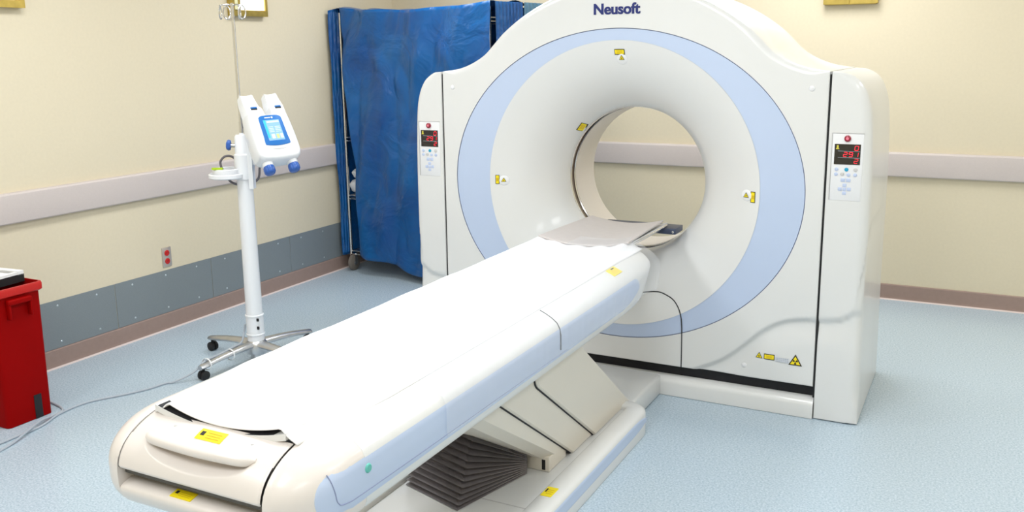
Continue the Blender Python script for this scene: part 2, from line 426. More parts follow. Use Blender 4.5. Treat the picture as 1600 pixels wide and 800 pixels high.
# rear cover
b = MB(); n = len(outline)
inn = [(.60*math.sin(math.atan2(p[0], p[1]-GZ)), GZ+.60*math.cos(math.atan2(p[0], p[1]-GZ))) for p in outline]
b.loft([[(GX+p[0], GB, p[1]) for p in outline], [(GX+p[0], GB, p[1]) for p in inn], [(GX+p[0], GB-.03, p[1]) for p in inn]])
b.build('rear_cover', M['plastic'], gan)
# side covers
sc_half = [(.957, 0.004), (.957, 1.544), (1.0, 1.541), (1.03, 1.531), (1.065, 1.507), (1.092, 1.468), (1.110, 1.42), (1.122, 1.36), (1.130, 1.25), (1.135, 1.1), (1.137, .9), (1.137, .7), (1.138, .5), (1.141, .3), (1.144, .1), (1.145, .004)]
sm = sc_half[:2] + [(p.x, p.y) for p in smooth_path([(a, b_, 0) for a, b_ in sc_half[2:]], 4)]
for s in (-1, 1):
    o_ = densify([(s*a, b_) for a, b_ in sm], .014)
    bv = []
    for (u, z) in o_:
        au = abs(u)
        if au < .958: bv.append(.005)
        elif z < .02: bv.append(.004)
        elif z > 1.4 or au > 1.1: bv.append(.006+.034*min(1, sst((au-.957)/.10), sst((z-.01)/.14)))
        else: bv.append(.006)
    c_ = (s*1.045, .8)
    b = polar_cover('side_cover', c_, o_, [(c_[0], min(max(p[1], .08), 1.46)) for p in o_], GY, 14, bv, GB-.03, None, gan, wrap=True, bn=8)
    # rounded rear edge and closed back
    rings = []
    for k in range(5):
        a = k/4*PI/2; rings.append([(GX+c_[0]+(p[0]-c_[0])*(1-.2*(1-math.cos(a))*(abs(p[0]) > .96)), GB-.03+.03*math.sin(a), c_[1]+(p[1]-c_[1])*(1-.012*(1-math.cos(a)))) for p in o_])
    b.loft(rings, True, False, True)
    o = b.build('side_cover', M['plastic'], gan, angle=50)
# black strips standing in for the darkness inside the seam gaps
for s in (-1, 1):
    b = MB(); x0, x1 = sorted((GX+s*.9482, GX+s*.9572)); b.box(x0, x1, GY+.010, GB-.01, .10, 1.532); b.build('seam_shade', M['black'], gan, smooth=False)
# recess and plinth
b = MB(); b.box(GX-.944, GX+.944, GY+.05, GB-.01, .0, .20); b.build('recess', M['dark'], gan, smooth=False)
b = MB(); prof = [(GY-.002, .002), (GY-.002, .060), (GY+.002, .072), (GY+.014, .084), (GY+.03, .092), (GY+.048, .095), (GY+.048, .002)]
b.loft([[(x, y, z) for y, z in prof] for x in (GX-.953, GX+.953)], True, True, True); b.build('plinth', M['plastic'], gan, angle=60)
# couch linking plate in front of the plinth
b = MB(); b.rbox(GX-.33, GX+.245, -2.72, GY-.0005, .001, .103, .012); b.build('floor_housing', M['plastic'], gan)

# decals that follow the surface
def decal(b, cu, cz, w, h, rot=0, mi=0, off=.0012, n=4, shape=None):
    ca, sa = math.cos(rot), math.sin(rot)
    def pt(a, c): u = cu+a*ca-c*sa; z = cz+a*sa+c*ca; return (GX+u, GY+surf(u, z)-off, z)
    if shape is None: b.grid(lambda a, c: pt(a, c), lin(-w/2, w/2, n+1), lin(-h/2, h/2, n+1), mi)
    else:
        vs = [pt(*p) for p in shape]; b.add(vs, [tuple(range(len(vs)))], mi)
def disc(r, n=16, cx_=0, cz_=0): return [(cx_+r*math.cos(2*PI*k/n), cz_+r*math.sin(2*PI*k/n)) for k in range(n)]
def tri(s): return [(-s, -s*.577), (s, -s*.577), (0, s*1.155)]
def rect_label(cu, cz, w, h, rot=0, off=.002):
    b = MB(); decal(b, cu, cz, w, h, rot, 0, off); decal(b, cu, cz, w*.88 if w > h else w*.74, h*.74 if w > h else h*.88, rot, 1, off+.0006)
    L_ = max(w, h); hor = w > h
    for k in (-1, 0, 1):
        a = (.55*L_, .05*L_) if hor else (.05*L_, .55*L_)
        dx, dz = (0, k*h*.17) if hor else (k*w*.17, 0)
        decal(b, cu+dx*math.cos(rot)-dz*math.sin(rot), cz+dx*math.sin(rot)+dz*math.cos(rot), a[0], a[1]*.6, rot, 2, off+.0012)
    b.build('warning_label', [M['ink'], M['yellow'], M['goldink']], gan, smooth=False, fixn=False)
M['goldink'] = mat('ochre_print', srgb(205, 165, 20), .5)
def tri_label(cu, cz, s, rot=0, off=.002, kind='laser'):
    b = MB(); decal(b, cu, cz, 0, 0, rot, 0, off, shape=tri(s)); decal(b, cu, cz-.0, 0, 0, rot, 1, off+.0006, shape=tri(s*.74))
    if kind == 'laser':
        decal(b, cu, cz, 0, 0, rot, 0, off+.0012, shape=disc(s*.16, 10))
        for k in range(6):
            a = k*PI/3; decal(b, cu, cz, 0, 0, rot+a, 0, off+.0012, shape=[(0, -s*.03), (s*.32, -s*.03), (s*.32, s*.03), (0, s*.03)])
    else:
        decal(b, cu, cz, 0, 0, rot, 0, off+.0012, shape=disc(s*.08, 10))
        for k in range(3):
            a0 = PI/6+k*2*PI/3 ; 
            sh = [(s*.13*math.cos(a0+t), s*.13*math.sin(a0+t)) for t in (-.5, .5)]+[(s*.4*math.cos(a0+t), s*.4*math.sin(a0+t)) for t in (.5, .25, 0, -.25, -.5)]
            decal(b, cu, cz, 0, 0, rot, 0, off+.0012, shape=sh)
    b.build('warning_triangle', [M['ink'], M['yellow']], gan, smooth=False, fixn=False)
def boss(cu, cz, r=.026):      # shallow round dimple for the aiming laser
    b = MB(); rings = []
    for rr, dd in ((r, -.0006), (r*.8, -.0035), (r*.3, -.0035), (.0005, -.0035)):
        rings.append([(GX+cu+rr*math.cos(t), GY+surf(cu+rr*math.cos(t), cz+rr*math.sin(t))+dd, cz+rr*math.sin(t)) for t in [2*PI*k/24 for k in range(24)]])
    b.loft(rings); b.build('laser_port', M['panelw'], gan)
LABELS_HERE = True
rect_label(.008, 1.634, .050, .026); boss(.016, 1.601); tri_label(.016, 1.605, .0135, off=.006)
rect_label(-.642, 1.004, .020, .046); boss(-.610, .999); tri_label(-.610, 1.0, .0125, off=.006)
boss(.618, .998); tri_label(.616, .997, .0135, off=.006); rect_label(.648, .993, .022, .050)
rect_label(-.270, 1.262, .050, .020, math.radians(50), .003)
tri_label(.706, .262, .016); rect_label(.752, .264, .048, .026, -.0)
tri_label(.868, .258, .030, kind='rad')
b = MB(); decal(b, .810, .257, .060, .022, 0, 0, .002)
for k in range(3):
    for j in range(6): decal(b, .788+j*.009, .250+k*.007, .006, .003, 0, 1, .0026)
b.build('serial_plate', [M['palelabel'], M['greyink']], gan, smooth=False, fixn=False)
for (u, z) in ((-.889, 1.467), (.879, 1.474), (.639, .207)):
    b = MB(); y_ = GY+surf(u, z); b.lathe([(.012, y_-.0002), (.011, y_-.003), (.007, y_-.005), (.0005, y_-.0055)], (GX+u, 0, z), 20, 'y', False); b.build('cap_plug', M['panelw'], gan)
# service door outline below the bore: a dark inset line
door = [(.343, .154), (.343, .25), (.341, .356), (.334, .41), (.318, .445), (.290, .474), (.255, .489), (.21, .498), (.15, .490), (.10, .478), (.05, .468)]
dp = [(p.x, p.y) for p in smooth_path([(a, b_, 0) for a, b_ in door], 6)]
dp = dp+[(-a, b_) for a, b_ in reversed(dp)]
b = MB(); b.tube([(GX+u, GY+surf(u, z)-.0002, z) for u, z in dp], .0028, 6); b.build('door_seam', M['dark'], gan)
# logo
def text_mesh(name, body, size, loc, m, parent, extr=.0006, bold=0, align='CENTER', xs=1.0, fat=0):
    cu = bpy.data.curves.new(name, 'FONT'); cu.body = body; cu.size = size; cu.extrude = extr; cu.offset = bold; cu.align_x = align; cu.align_y = 'CENTER'
    to = bpy.data.objects.new(name, cu); C.objects.link(to)
    bpy.context.view_layer.update()
    me = bpy.data.meshes.new_from_object(to.evaluated_get(bpy.context.evaluated_depsgraph_get()))
    bpy.data.objects.remove(to); bpy.data.curves.remove(cu)
    R_ = Matrix.Translation(loc) @ Matrix.Rotation(PI/2, 4, 'X') @ Matrix.Diagonal((xs, 1, 1, 1))
    me.transform(R_)
    if fat:
        vs = [tuple(v.co) for v in me.vertices]; fs = [tuple(p.vertices) for p in me.polygons]; bb = MB()
        for k, dx in enumerate((-fat, 0, fat)): bb.add([(x+dx, y-.0001*k, z) for x, y, z in vs], fs)
        me2 = bpy.data.meshes.new(name); me2.from_pydata(bb.v, [], bb.f); me = me2
    me.materials.clear(); me.materials.append(m); me.name = name
    o = bpy.data.objects.new(name, me); C.objects.link(o)
    if parent is not None: o.parent = parent; o.location = -Vector(parent.get('_w', (0, 0, 0)))
    return o
text_mesh('logo', 'Neusoft', .068, (GX-.004, GY-.0012, 1.826), M['navy'], gan, bold=.0016, fat=.0011, xs=1.02)['label'] = 'navy lettering on the top of the arch'
# control panels
SEG = {'0': 'abcdef', '1': 'bc', '2': 'abged', '9': 'abcdfg'}
def digit(b, ch, cu, cz, w, h, off):
    t = w*.2; sk = .12
    S_ = {'a': (0, h/2, w, t), 'g': (0, 0, w, t), 'd': (0, -h/2, w, t), 'b': (w/2, h/4, t, h/2), 'c': (w/2, -h/4, t, h/2), 'f': (-w/2, h/4, t, h/2), 'e': (-w/2, -h/4, t, h/2)}
    for k in SEG[ch]:
        x, z, a, c = S_[k]; a *= .86; c *= .86
        decal(b, cu, cz, 0, 0, 0, 0, off, shape=[(x+sx*a/2+(z+sz*c/2)*sk, z+sz*c/2) for sx, sz in ((-1, -1), (1, -1), (1, 1), (-1, 1))])
for s in (1, -1):
    c0 = s*1.036
    b = MB(); y_ = GY+surf(c0, 1.15)
    b.rbox(GX+c0-.062, GX+c0+.062, y_-.0015, y_+.004, 1.004, 1.288, .001, 2)
    cp = b.build('control_panel', M['panelw'], gan)
    b = MB()
    b.rbox(GX+c0-.065, GX+c0+.065, y_-.0035, y_+.004, 1.2885, 1.2915, .001, 1); b.rbox(GX+c0-.0655, GX+c0-.0630, y_-.0035, y_+.004, 1.004, 1.2885, .001, 1)
    def sub(b, name, m, **k):
        o = b.build(name, m, None, **k); o.parent = cp; return o
    sub(b, 'panel_edge_shade', M['greybtn'])  # grey strips for the shadow along the panel's top and left edges
    b = MB(); decal(b, c0, 1.201, .104, .086, 0, 0, .003); sub(b, 'display', M['screen'], smooth=False, fixn=False)
    b = MB(); w, h = .014, .018
    digit(b, '0', c0+.036, 1.228, w, h, .004)
    for k, ch in enumerate('291'): digit(b, ch, c0-.008+k*.022, 1.201, w, h, .004)
    digit(b, '2', c0+.036, 1.174, w, h, .004)
    sub(b, 'red_digits', M['redled'], smooth=False, fixn=False)
    b = MB(); decal(b, c0-.040, 1.232, .008, .014, 0, 0, .0036); decal(b, c0-.040, 1.224, .013, .004, 0, 0, .0036); sub(b, 'indicator_lamp', M['yled'], smooth=False, fixn=False)
    b = MB(); decal(b, c0+.006, 1.2145, .088, .0012, 0, 0, .0036); decal(b, c0+.006, 1.187, .088, .0012, 0, 0, .0036); sub(b, 'divider', M['greyink'], smooth=False, fixn=False)
    b = MB(); b.lathe([(.0135, y_-.001), (.0135, y_-.008), (.010, y_-.011), (.0005, y_-.0115)], (GX+c0-.002, 0, 1.268), 24, 'y', False); sub(b, 'stop_button', M['stop'])
    b = MB(); b.lathe([(.0065, y_-.0112), (.0055, y_-.0132), (.0005, y_-.0135)], (GX+c0-.002, 0, 1.268), 16, 'y', False); sub(b, 'stop_mark', M['pink'])
    for (dx, z, r, mm) in ((-.040, 1.137, .008, 'bluebtn'), (0, 1.137, .0085, 'cyan'), (.036, 1.137, .009, 'greybtn'),
                       (-.041, 1.116, .008, 'bluebtn'), (-.016, 1.117, .0085, 'greybtn'), (.009, 1.115, .008, 'bluebtn'), (.036, 1.115, .008, 'bluebtn')):
        b = MB(); b.lathe([(r, y_-.001), (r*.95, y_-.0035), (r*.7, y_-.0045), (.0004, y_-.0045)], (GX+c0+dx, 0, z), 16, 'y', False); sub(b, 'button', M[mm])
    for (dx, z, w_, h_) in ((-.012, 1.092, .018, .016), (.010, 1.092, .018, .016), (-.004, 1.070, .016, .014), (-.004, 1.036, .016, .014), (-.022, 1.053, .016, .015), (.014, 1.053, .016, .015), (-.004, 1.053, .014, .014)):
        b = MB(); b.rbox(GX+c0+dx-w_/2, GX+c0+dx+w_/2, y_-.004, y_, z-h_/2, z+h_/2, .003, 2); sub(b, 'arrow_key', M['bluebtn'])
# ------------------------------------------------------------------ patient couch
CX = GX
TF, TN = -2.60, -4.955     # far and near ends
couch = empty('patient_couch', (CX, -3.7, 0), 'long white motorised patient couch with blue side stripe in front of the scanner', 'examination table')
hp = [(0, .788), (.20, .788), (.222, .790), (.228, .800), (.238, .8005), (.262, .792), (.285, .782), (.308, .769), (.325, .755), (.334, .738), (.336, .715), (.336, .68), (.335, .65), (.333, .628), (.326, .612), (.310, .598), (.28, .584), (.22, .569), (.15, .566), (0, .566)]
full = hp + [(-a, b_) for a, b_ in reversed(hp[1:-1])]
def couch_sec(y, wx=0.0, zt=0.0, zb=0.0, shear=0.0):
    ring = []
    for a, z in full:
        zz = z
        if z > .69: zz = z-zt*((z-.69)/.11)
        else: zz = z+zb*((.69-z)/.10)
        aa = a-math.copysign(min(abs(a), wx)*1, a)*0
        lim = .336-wx
        aa = max(-.336+wx, min(.336-wx, a)) if wx else a
        if wx: aa = a*(.336-wx)/.336
        ring.append((CX+aa, y+shear*(z-.80), zz))
    return ring
secs = []
for y in lin(-4.742, -2.95, 22): secs.append(couch_sec(y, shear=0.0 if y < -3.3 else sst((y+3.3)/.35)*.9))
for k in range(1, 7):
    t = k/6; q = 1-math.sqrt(max(0, 1-t*t)); secs.append(couch_sec(-2.95+.35*math.sin(t*PI/2), .05*q, .02*q, .02*q, .9))
b = MB(); b.loft(secs, True, True, True); body = b.build('table_body', M['plastic'], couch, angle=50)
# shape of the rounded foot-end corners
YC, YF = -4.775, -4.966
TOPP = [(.2245, .798), (.238, .8005), (.262, .792), (.285, .782), (.308, .769), (.325, .755), (.334, .738), (.3362, .69)]
BOTP = [(.2245, .5695), (.28, .584), (.310, .598), (.326, .612), (.333, .628), (.3362, .69)]
def cheek_front(u): t = math.asin(max(0, min(1, (u-.2245)/.1118))); return YF+.165*(1-math.cos(t))**1.0
def cheek_inside(u, y, z):
    zt = interp(u, TOPP); zb = interp(u, BOTP); zc = (zt+zb)/2; h = max(1e-5, (zt-zb)/2); a = YC-cheek_front(u)
    if y > YC: return abs(z-zc) <= h
    e_ = 2.1 if z >= zc else 3.4
    return (abs(y-YC)/max(a, 1e-5))**e_+(abs(z-zc)/h)**e_ <= 1
def side_x(y, z):
    lo, hi = .2245, .3362
    for _ in range(22):
        m_ = (lo+hi)/2
        if cheek_inside(m_, y, z): lo = m_
        else: hi = m_
    return lo
# blue side stripes (rounded ends), lying 1.5 mm proud of the sides
def stripe(x_of, y0, y1, z0, z1, shear, name, m, parent, thick=.002, e0=.055, e1=.16):
    h = (z1-z0)/2; zc = (z0+z1)/2; o = None
    ys = [y0+(1-math.cos(PI*k/20))*e0 for k in range(0, 11)]+lin(y0+e0, y1-e1, 40)[1:-1]+[y1-(1-math.cos(PI*k/20))*e1 for k in range(10, -1, -1)]
    def hw(y):
        d = min((y-y0)/e0, (y1-y)/e1); return h if d >= 1 else h*math.sqrt(max(0, 1-(1-max(0, d))**2))
    for s in (-1, 1):
        b = MB(); rings = []
        for y in ys:
            e = max(.0005, hw(y)); ring = []
            for j in range(11):
                z = zc-e+2*e*j/10; x = x_of(y, z) if callable(x_of) else x_of
                ring.append((CX+s*(x+thick*(1 if 0 < j < 10 else -.4)), y+shear(y)*(z-.80), z))
            rings.append(ring)
        b.loft(rings, False)
        o = b.build(name, m, parent)
    return o
cs = lambda y: 0.0 if y < -3.3 else sst((y+3.3)/.35)*.9
stripe(side_x, -4.90, -2.78, .634, .744, cs, 'accent_stripe', M['blue'], couch)
def on_side(u, y): return y
# thin inner outline of the stripe's access panel, near half
for s in (-1, 1):
    b = MB()
    pth = smooth_path([(0, -4.860, .742), (0, -4.852, .70), (0, -4.845, .672), (0, -4.82, .660), (0, -4.72, .655), (0, -4.2, .651), (0, -3.6, .648)], 6)
    b.tube([(CX+s*(side_x(p.y, p.z)+.0022), p.y, p.z) for p in pth], .0013, 6); b.build('panel_line', M['bluedk'], couch)
b = MB(); b.lathe([(.0005, .3415), (.009, .341), (.0115, .3385), (.012, .336)], (CX, -4.736, .709), 20, 'x', False); b.build('brake_button', M['teal'], couch)['label'] = 'round teal button near the foot end'
# seam across the right shoulder and side
for s in (-1, 1):
    b = MB(); sp = [(.262, .7925), (.285, .7825), (.308, .7695), (.325, .7555), (.3345, .738), (.3388, .715), (.3388, .69), (.3388, .664)]
    b.tube([(CX+s*(a+.0004), -3.66, z) for a, z in sp], .0018, 6); b.build('cover_seam', M['dark'], couch)
# foot end: rounded corner covers, lower lip, handle block
EXX = .95
EXL = .58
def end_ring(x, a, zt, zb, yc=YC, back=-4.7425):
    zc = (zt+zb)/2; h = (zt-zb)/2; ring = [(x, back, zt)]
    for j in range(25):
        q = PI/2-PI*j/24; e_ = EXX if q >= 0 else EXL; ring.append((x, yc-a*abs(math.cos(q))**e_, zc+h*math.copysign(abs(math.sin(q))**e_, math.sin(q))))
    ring.append((x, back, zb)); return ring
for s in (-1, 1):
    rings = []
    for k in range(21):
        t = k/20*PI/2; u = .2245+.1117*math.sin(t); rings.append(end_ring(CX+s*u, YC-cheek_front(u), interp(u, TOPP), interp(u, BOTP)))
    b = MB(); b.loft(rings, True, True, True); b.build('corner_cover', M['warmlit'], couch, angle=60)
b = MB(); rings = []
zt, zb = .798, .569; zc = (zt+zb)/2; h = (zt-zb)/2; a = YC-YF
for x in lin(CX-.2238, CX+.2238, 9):
    ring = []
    for j in range(17):
        q = -.20+(-PI/2+.20)*j/16; ring.append((x, YC-a*abs(math.cos(q))**EXL, zc+h*math.copysign(abs(math.sin(q))**EXL, math.sin(q))))
    LZ, LY = ring[0][2], ring[0][1]
    ring = [(x, -4.80, LZ+.016), (x, -4.930, LZ+.015), (x, LY+.012, LZ+.010), (x, LY+.004, LZ+.006)]+ring+[(x, -4.80, zb)]
    rings.append(ring)
b.loft(rings, True, True, True); b.build('foot_lip', M['warmlit'], couch, angle=60)
b = MB(); b.box(CX-.2225, CX+.2225, -4.945, -4.80, .672, .700); b.build('foot_gap', M['recess'], couch, smooth=False)  # dark grey filler between lip and handle block
XB0, XB1 = CX-.2205, CX+.2175
def ey(q): return YC-a*abs(math.cos(q))**EXX-.002
def ez(q): return zc+h*abs(math.sin(q))**EXX+.002
QT = math.acos(((-YC-.002)-(-4.846))/-a) if False else math.acos((4.846-.002+YC)/a)
BP = [(-4.945, .690), (-4.962, .691)]+[(ey(q), ez(q)) for q in lin(.10, QT, 40)]
def top_z(y): q = math.acos(max(0, min(1, (-y-.002+YC)/a))); return ez(q)
def blk(u, v):
    k = v*(len(BP)-1); i = min(int(k), len(BP)-2); f = k-i
    y = BP[i][0]*(1-f)+BP[i+1][0]*f; z = BP[i][1]*(1-f)+BP[i+1][1]*f; x = XB0+(XB1-XB0)*u; t = 2*u-1
    px = (x-CX)/.165
    if abs(px) < 1 and z > .70:
        # crescent scoop under the handle, fading out in a downward arc
        lo = .768-.048*math.sqrt(1-px*px); wgt = sst((z-lo)/.022)*sst((.766-z)/.010)*sst((1-abs(px))/.12)
        y += .034*wgt; z -= .004*wgt
    e = max(0, abs(t)-.965)/.035; y += .004*e*e; z -= .003*e*e*(1 if v > .6 else 0)
    return (x, y, z)
b = MB(); b.grid(blk, lin(0, 1, 120), lin(0, 1, 90)); b.build('foot_block', M['warmlit'], couch, angle=75, fixn=False)
b = MB(); b.box(XB0+.002, XB1-.002, -4.905, -4.80, .692, .762); b.build('block_core', M['warmlit'], couch, smooth=False)
b = MB(); hpth = smooth_path([(CX-.168, -4.914, .768), (CX-.150, -4.922, .768), (CX-.12, -4.929, .767), (CX, -4.932, .765), (CX+.12, -4.929, .767), (CX+.150, -4.922, .768), (CX+.168, -4.914, .768)], 6)
n_ = len(hpth); b.tube(hpth, [.005+.0085*sst(min(i, n_-1-i)/7) for i in range(n_)], 14); b.build('handle', M['warmlit'], couch)
for s in (-1, 1):
    b = MB(); pr = [(ey(q)+.006, ez(q)-.006) for q in lin(.1, QT, 20)]+[(-4.80, .70)]
    x0, x1 = sorted((CX+s*(.2203 if s < 0 else .2173), CX+s*.2243)); b.loft([[(x0, y, z) for y, z in pr], [(x1, y, z) for y, z in pr]], True, True, True); b.build('block_seam', M['black'], couch, smooth=False)
# stickers on the foot end
def flat(name, cx_, y0, y1, z0, z1, w, m, parent, label=None):
    b = MB(); b.add([(cx_-w/2, y0, z0), (cx_+w/2, y0, z0), (cx_+w/2, y1, z1), (cx_-w/2, y1, z1)], [(0, 1, 2, 3)]); o = b.build(name, m, parent, smooth=False, fixn=False)
    return o
def sticker(pts, name='warning_label', inkbars=1):
    """pts: four corners counter-clockwise; yellow with a small black mark"""
    p = [Vector(q) for q in pts]; n_ = (p[1]-p[0]).cross(p[3]-p[0]).normalized(); b = MB()
    b.add(p, [(0, 1, 2, 3)], 0)
    b.add([p[0]-n_*.0025, p[1]-n_*.0025, p[2]-n_*.0025, p[3]-n_*.0025, p[0], p[1], p[2], p[3]], [(0, 1, 5, 4), (1, 2, 6, 5), (2, 3, 7, 6), (3, 0, 4, 7)], 0)
    f = lambda s_, t_: p[0]+(p[1]-p[0])*s_+(p[3]-p[0])*t_+n_*.0006
    b.add([f(.10, .42), f(.24, .42), f(.24, .78), f(.10, .78)], [(0, 1, 2, 3)], 1)
    for k in range(3): b.add([f(.32, .25+k*.2), f(.86, .25+k*.2), f(.86, .29+k*.2), f(.32, .29+k*.2)], [(0, 1, 2, 3)], 2)
    return b.build(name, [M['yellow'], M['ink'], M['goldink']], couch, smooth=False, fixn=False)
b = MB()
b.grid(lambda x, y: (CX+x, y, top_z(y)+.0022), lin(-.035, .045, 3), lin(-4.899, -4.868, 7), 0)
b.grid(lambda x, y: (CX+x, y, top_z(y)+.0028), lin(-.028, -.016, 2), lin(-4.888, -4.876, 4), 1)
for k in range(3): b.grid(lambda x, y: (CX+x, y, top_z(y)+.0028), lin(-.008, .034, 2), lin(-4.893+k*.007, -4.891+k*.007, 2), 2)
b.build('warning_label', [M['yellow'], M['ink'], M['goldink']], couch, smooth=False, fixn=False)
sticker([(CX-.07, LY+.010, LZ+.0115), (CX-.005, LY+.010, LZ+.0115), (CX-.005, -4.928, LZ+.0172), (CX-.07, -4.928, LZ+.0172)])
sticker([(CX+.262, -3.06, .7945), (CX+.300, -3.06, .7770), (CX+.300, -2.975, .7770), (CX+.262, -2.975, .7945)])
for dx in (-.115, .125):
    b = MB(); b.lathe([(.007, top_z(-4.876)-.002), (.005, top_z(-4.876)+.001), (.0004, top_z(-4.876)+.0013)], (CX+dx, -4.876, 0), 14, 'z', False); b.build('cap_plug', M['greybtn'], couch)
# cradle (carbon board) reaching into the bore, curved like a shallow trough
def sag(u): return .028*(u/.2)**2
def trough(b, x0, x1, ys, zb, th, n=17, mi=0):
    rings = []
    for y in ys:
        us = lin(x0, x1, n); rings.append([(CX+u, y, zb+sag(u)) for u in us]+[(CX+u, y, zb+sag(u)-th) for u in reversed(us)])
    b.loft(rings, True, True, True, mi)
b = MB(); trough(b, -.205, .205, lin(-4.857, -2.10, 30), .786, .016); b.build('cradle', [M['plastic']], couch, angle=50)
b = MB(); trough(b, -.196, .170, lin(-4.856, -4.82, 3), .7865, .003); b.build('cradle_edge', M['dark'], couch)
b = MB()
for s in (-1, 1): b.tube([(CX+s*.202, -2.72, .803), (CX+s*.202, -2.11, .803)], .0075, 10)
b.build('cradle_rail', M['chrome'], couch)
b = MB(); b.rbox(CX-.13, CX+.262, -2.15, -2.03, .768, .797, .004); b.build('end_bracket', M['navyplate'], couch, angle=50)['label'] = 'dark navy end plate'
b = MB(); b.lathe([(.006, -2.150), (.004, -2.152), (.0003, -2.1522)], (CX+.247, 0, .780), 12, 'y', False); b.build('bracket_screw', M['chrome'], couch)
# pedestal: base tray
b = MB(); BY0, BY1 = -4.62, -2.68
def rrect(x, y0, y1, r, z, n=6, inset=0):
    x -= inset; y0 += inset; y1 -= inset; r = max(.004, r-inset); pts = []
    for (cx_, cy_, a0) in ((x-r, y1-r, 0), (-x+r, y1-r, 90), (-x+r, y0+r, 180), (x-r, y0+r, 270)):
        for k in range(n+1):
            t = math.radians(a0+90*k/n); pts.append((CX+cx_+r*math.cos(t), cy_+r*math.sin(t), z))
    return pts
rings = [rrect(.334, BY0, BY1, .10, 0.001), rrect(.336, BY0, BY1, .10, .012), rrect(.336, BY0, BY1, .10, .098), rrect(.336, BY0, BY1, .10, .108, inset=.004), rrect(.336, BY0, BY1, .10, .116, inset=.016),
         rrect(.336, BY0, BY1, .10, .120, inset=.035), rrect(.336, BY0, BY1, .10, .119, inset=.080), rrect(.336, BY0, BY1, .10, .112, inset=.088), rrect(.336, BY0, BY1, .10, .100, inset=.090)]
b.loft(rings, True, True, True); b.build('base', M['plastic'], couch, angle=50)
stripe(.3365, BY0+.09, BY1-.075, .046, .099, lambda y: 0, 'base_stripe', M['blue'], couch)
b = MB(); b.rbox(CX-.24, CX+.24, -3.74, -3.735, .1005, .1012, .0003, 1); b.build('floor_plate', M['greybtn'], couch, smooth=False)
sticker([(CX+.258, -3.66, .1206), (CX+.299, -3.66, .1212), (CX+.299, -3.59, .1212), (CX+.258, -3.59, .1206)])
# lifting arm covers
def prism_x(name, poly, x0, x1, m, bev=.006):
    b = MB(); n = len(poly); cy_ = sum(p[0] for p in poly)/n; cz_ = sum(p[1] for p in poly)/n
    def ins(d):
        out = []
        for i in range(n):
            a = Vector(poly[i-1]); p = Vector(poly[i]); c = Vector(poly[(i+1) % n]); e1 = (p-a).normalized(); e2 = (c-p).normalized()
            n1 = Vector((-e1.y, e1.x)); n2 = Vector((-e2.y, e2.x)); nn = (n1+n2).normalized(); k = d/max(.3, nn.dot(n1))
            q = p+nn*k; q2 = p-nn*k; out.append(q if (q-Vector((cy_, cz_))).length < (q2-Vector((cy_, cz_))).length else q2)
        return out
    i1 = ins(bev)
    b.loft([[(x0, p.x, p.y) for p in i1], [(x0+bev, *p) for p in poly], [(x1-bev, *p) for p in poly], [(x1, p.x, p.y) for p in i1]], True, True, True)
    return b.build(name, m, couch, angle=30)
def roundc(poly, idx, r, n=5):
    out = []
    for i, p in enumerate(poly):
        if i in idx:
            a = Vector(poly[i-1]); q = Vector(p); c = Vector(poly[(i+1) % len(poly)])
            s0 = q+(a-q).normalized()*r; s1 = q+(c-q).normalized()*r
            for k in range(n+1): t = k/n; out.append(tuple(s0*(1-t)**2+q*2*t*(1-t)+s1*t*t))
        else: out.append(p)
    return out
Z0 = .1003
c1 = [(-2.655, Z0), (-3.065, Z0), (-3.615, .505), (-3.59, .594), (-3.30, .594)]
c2 = [(-2.80, Z0), (-3.262, Z0), (-3.872, .530), (-3.855, .594), (-3.40, .594)]
c3 = [(-3.00, .13), (-3.42, .128), (-4.125, .575), (-4.125, .594), (-3.50, .594)]
def grow(poly, dy, dz): return [(y-dy if i in (1, 2, 3) else y, z-dz if i in (2,) else z) for i, (y, z) in enumerate(poly)]
prism_x('cover_gap_shade', roundc([(c1[0]), (c1[1][0]-.007, c1[1][1]), (c1[2][0]-.006, c1[2][1]-.002), (c1[3][0]-.006, c1[3][1]), c1[4]], {2}, .04), CX-.215, CX+.2165, M['dark'], .001)  # dark prisms drawing the shadow line around the arm covers
prism_x('cover_gap_shade', roundc([(c2[0]), (c2[1][0]-.007, c2[1][1]), (c2[2][0]-.006, c2[2][1]-.002), (c2[3][0]-.006, c2[3][1]), c2[4]], {2}, .03), CX-.198, CX+.2035, M['dark'], .001)
prism_x('arm_cover', roundc(c1, {2}, .04), CX-.222, CX+.226, M['beige'])
prism_x('arm_cover', roundc(c2, {2}, .03), CX-.210, CX+.213, M['beige'])
prism_x('lift_arm', c3, CX-.195, CX+.200, M['beige'], .03)
b = MB(); b.rbox(CX+.105, CX+.198, -3.455, -3.30, Z0+.0003, .160, .004); b.build('hinge_box', M['beige'], couch)
b = MB(); b.box(CX+.168, CX+.182, -3.4565, -3.44, .108, .148); b.build('hinge_slot', M['black'], couch, smooth=False)
# bellows: folded fan between base and arm
b = MB(); NF = 35
rings = []
for k in range(NF):
    t = k/(NF-1); v = t**1.15; o = .021 if k % 2 == 0 else -.015
    A = Vector((-.215+.0*t, -3.755+.05*t, .103+.46*v)); A2 = Vector((-.10, -3.80+.07*t, .103+.43*v))
    B = Vector((.018+.012*t, -3.835+.15*t, .103+.36*v)); Cc = Vector((.128, -3.50, .103+.10*t)); D = Vector((-.10, -3.45, .103+.12*t)); E_ = Vector((-.20, -3.5, .103+.30*v))
    def out(P_, d): return (CX+P_.x+d[0]*o, P_.y+d[1]*o, P_.z)
    rings.append([out(E_, (-.5, .5)), out(A, (-.8, -.8)), out(B, (.9, -1.0)), out(Cc, (.05, 0)), out(D, (0, .2))])
b.loft(rings, True, True, True); b.build('bellows', M['bellows'], couch, smooth=False)['label'] = 'dark grey folded rubber bellows'

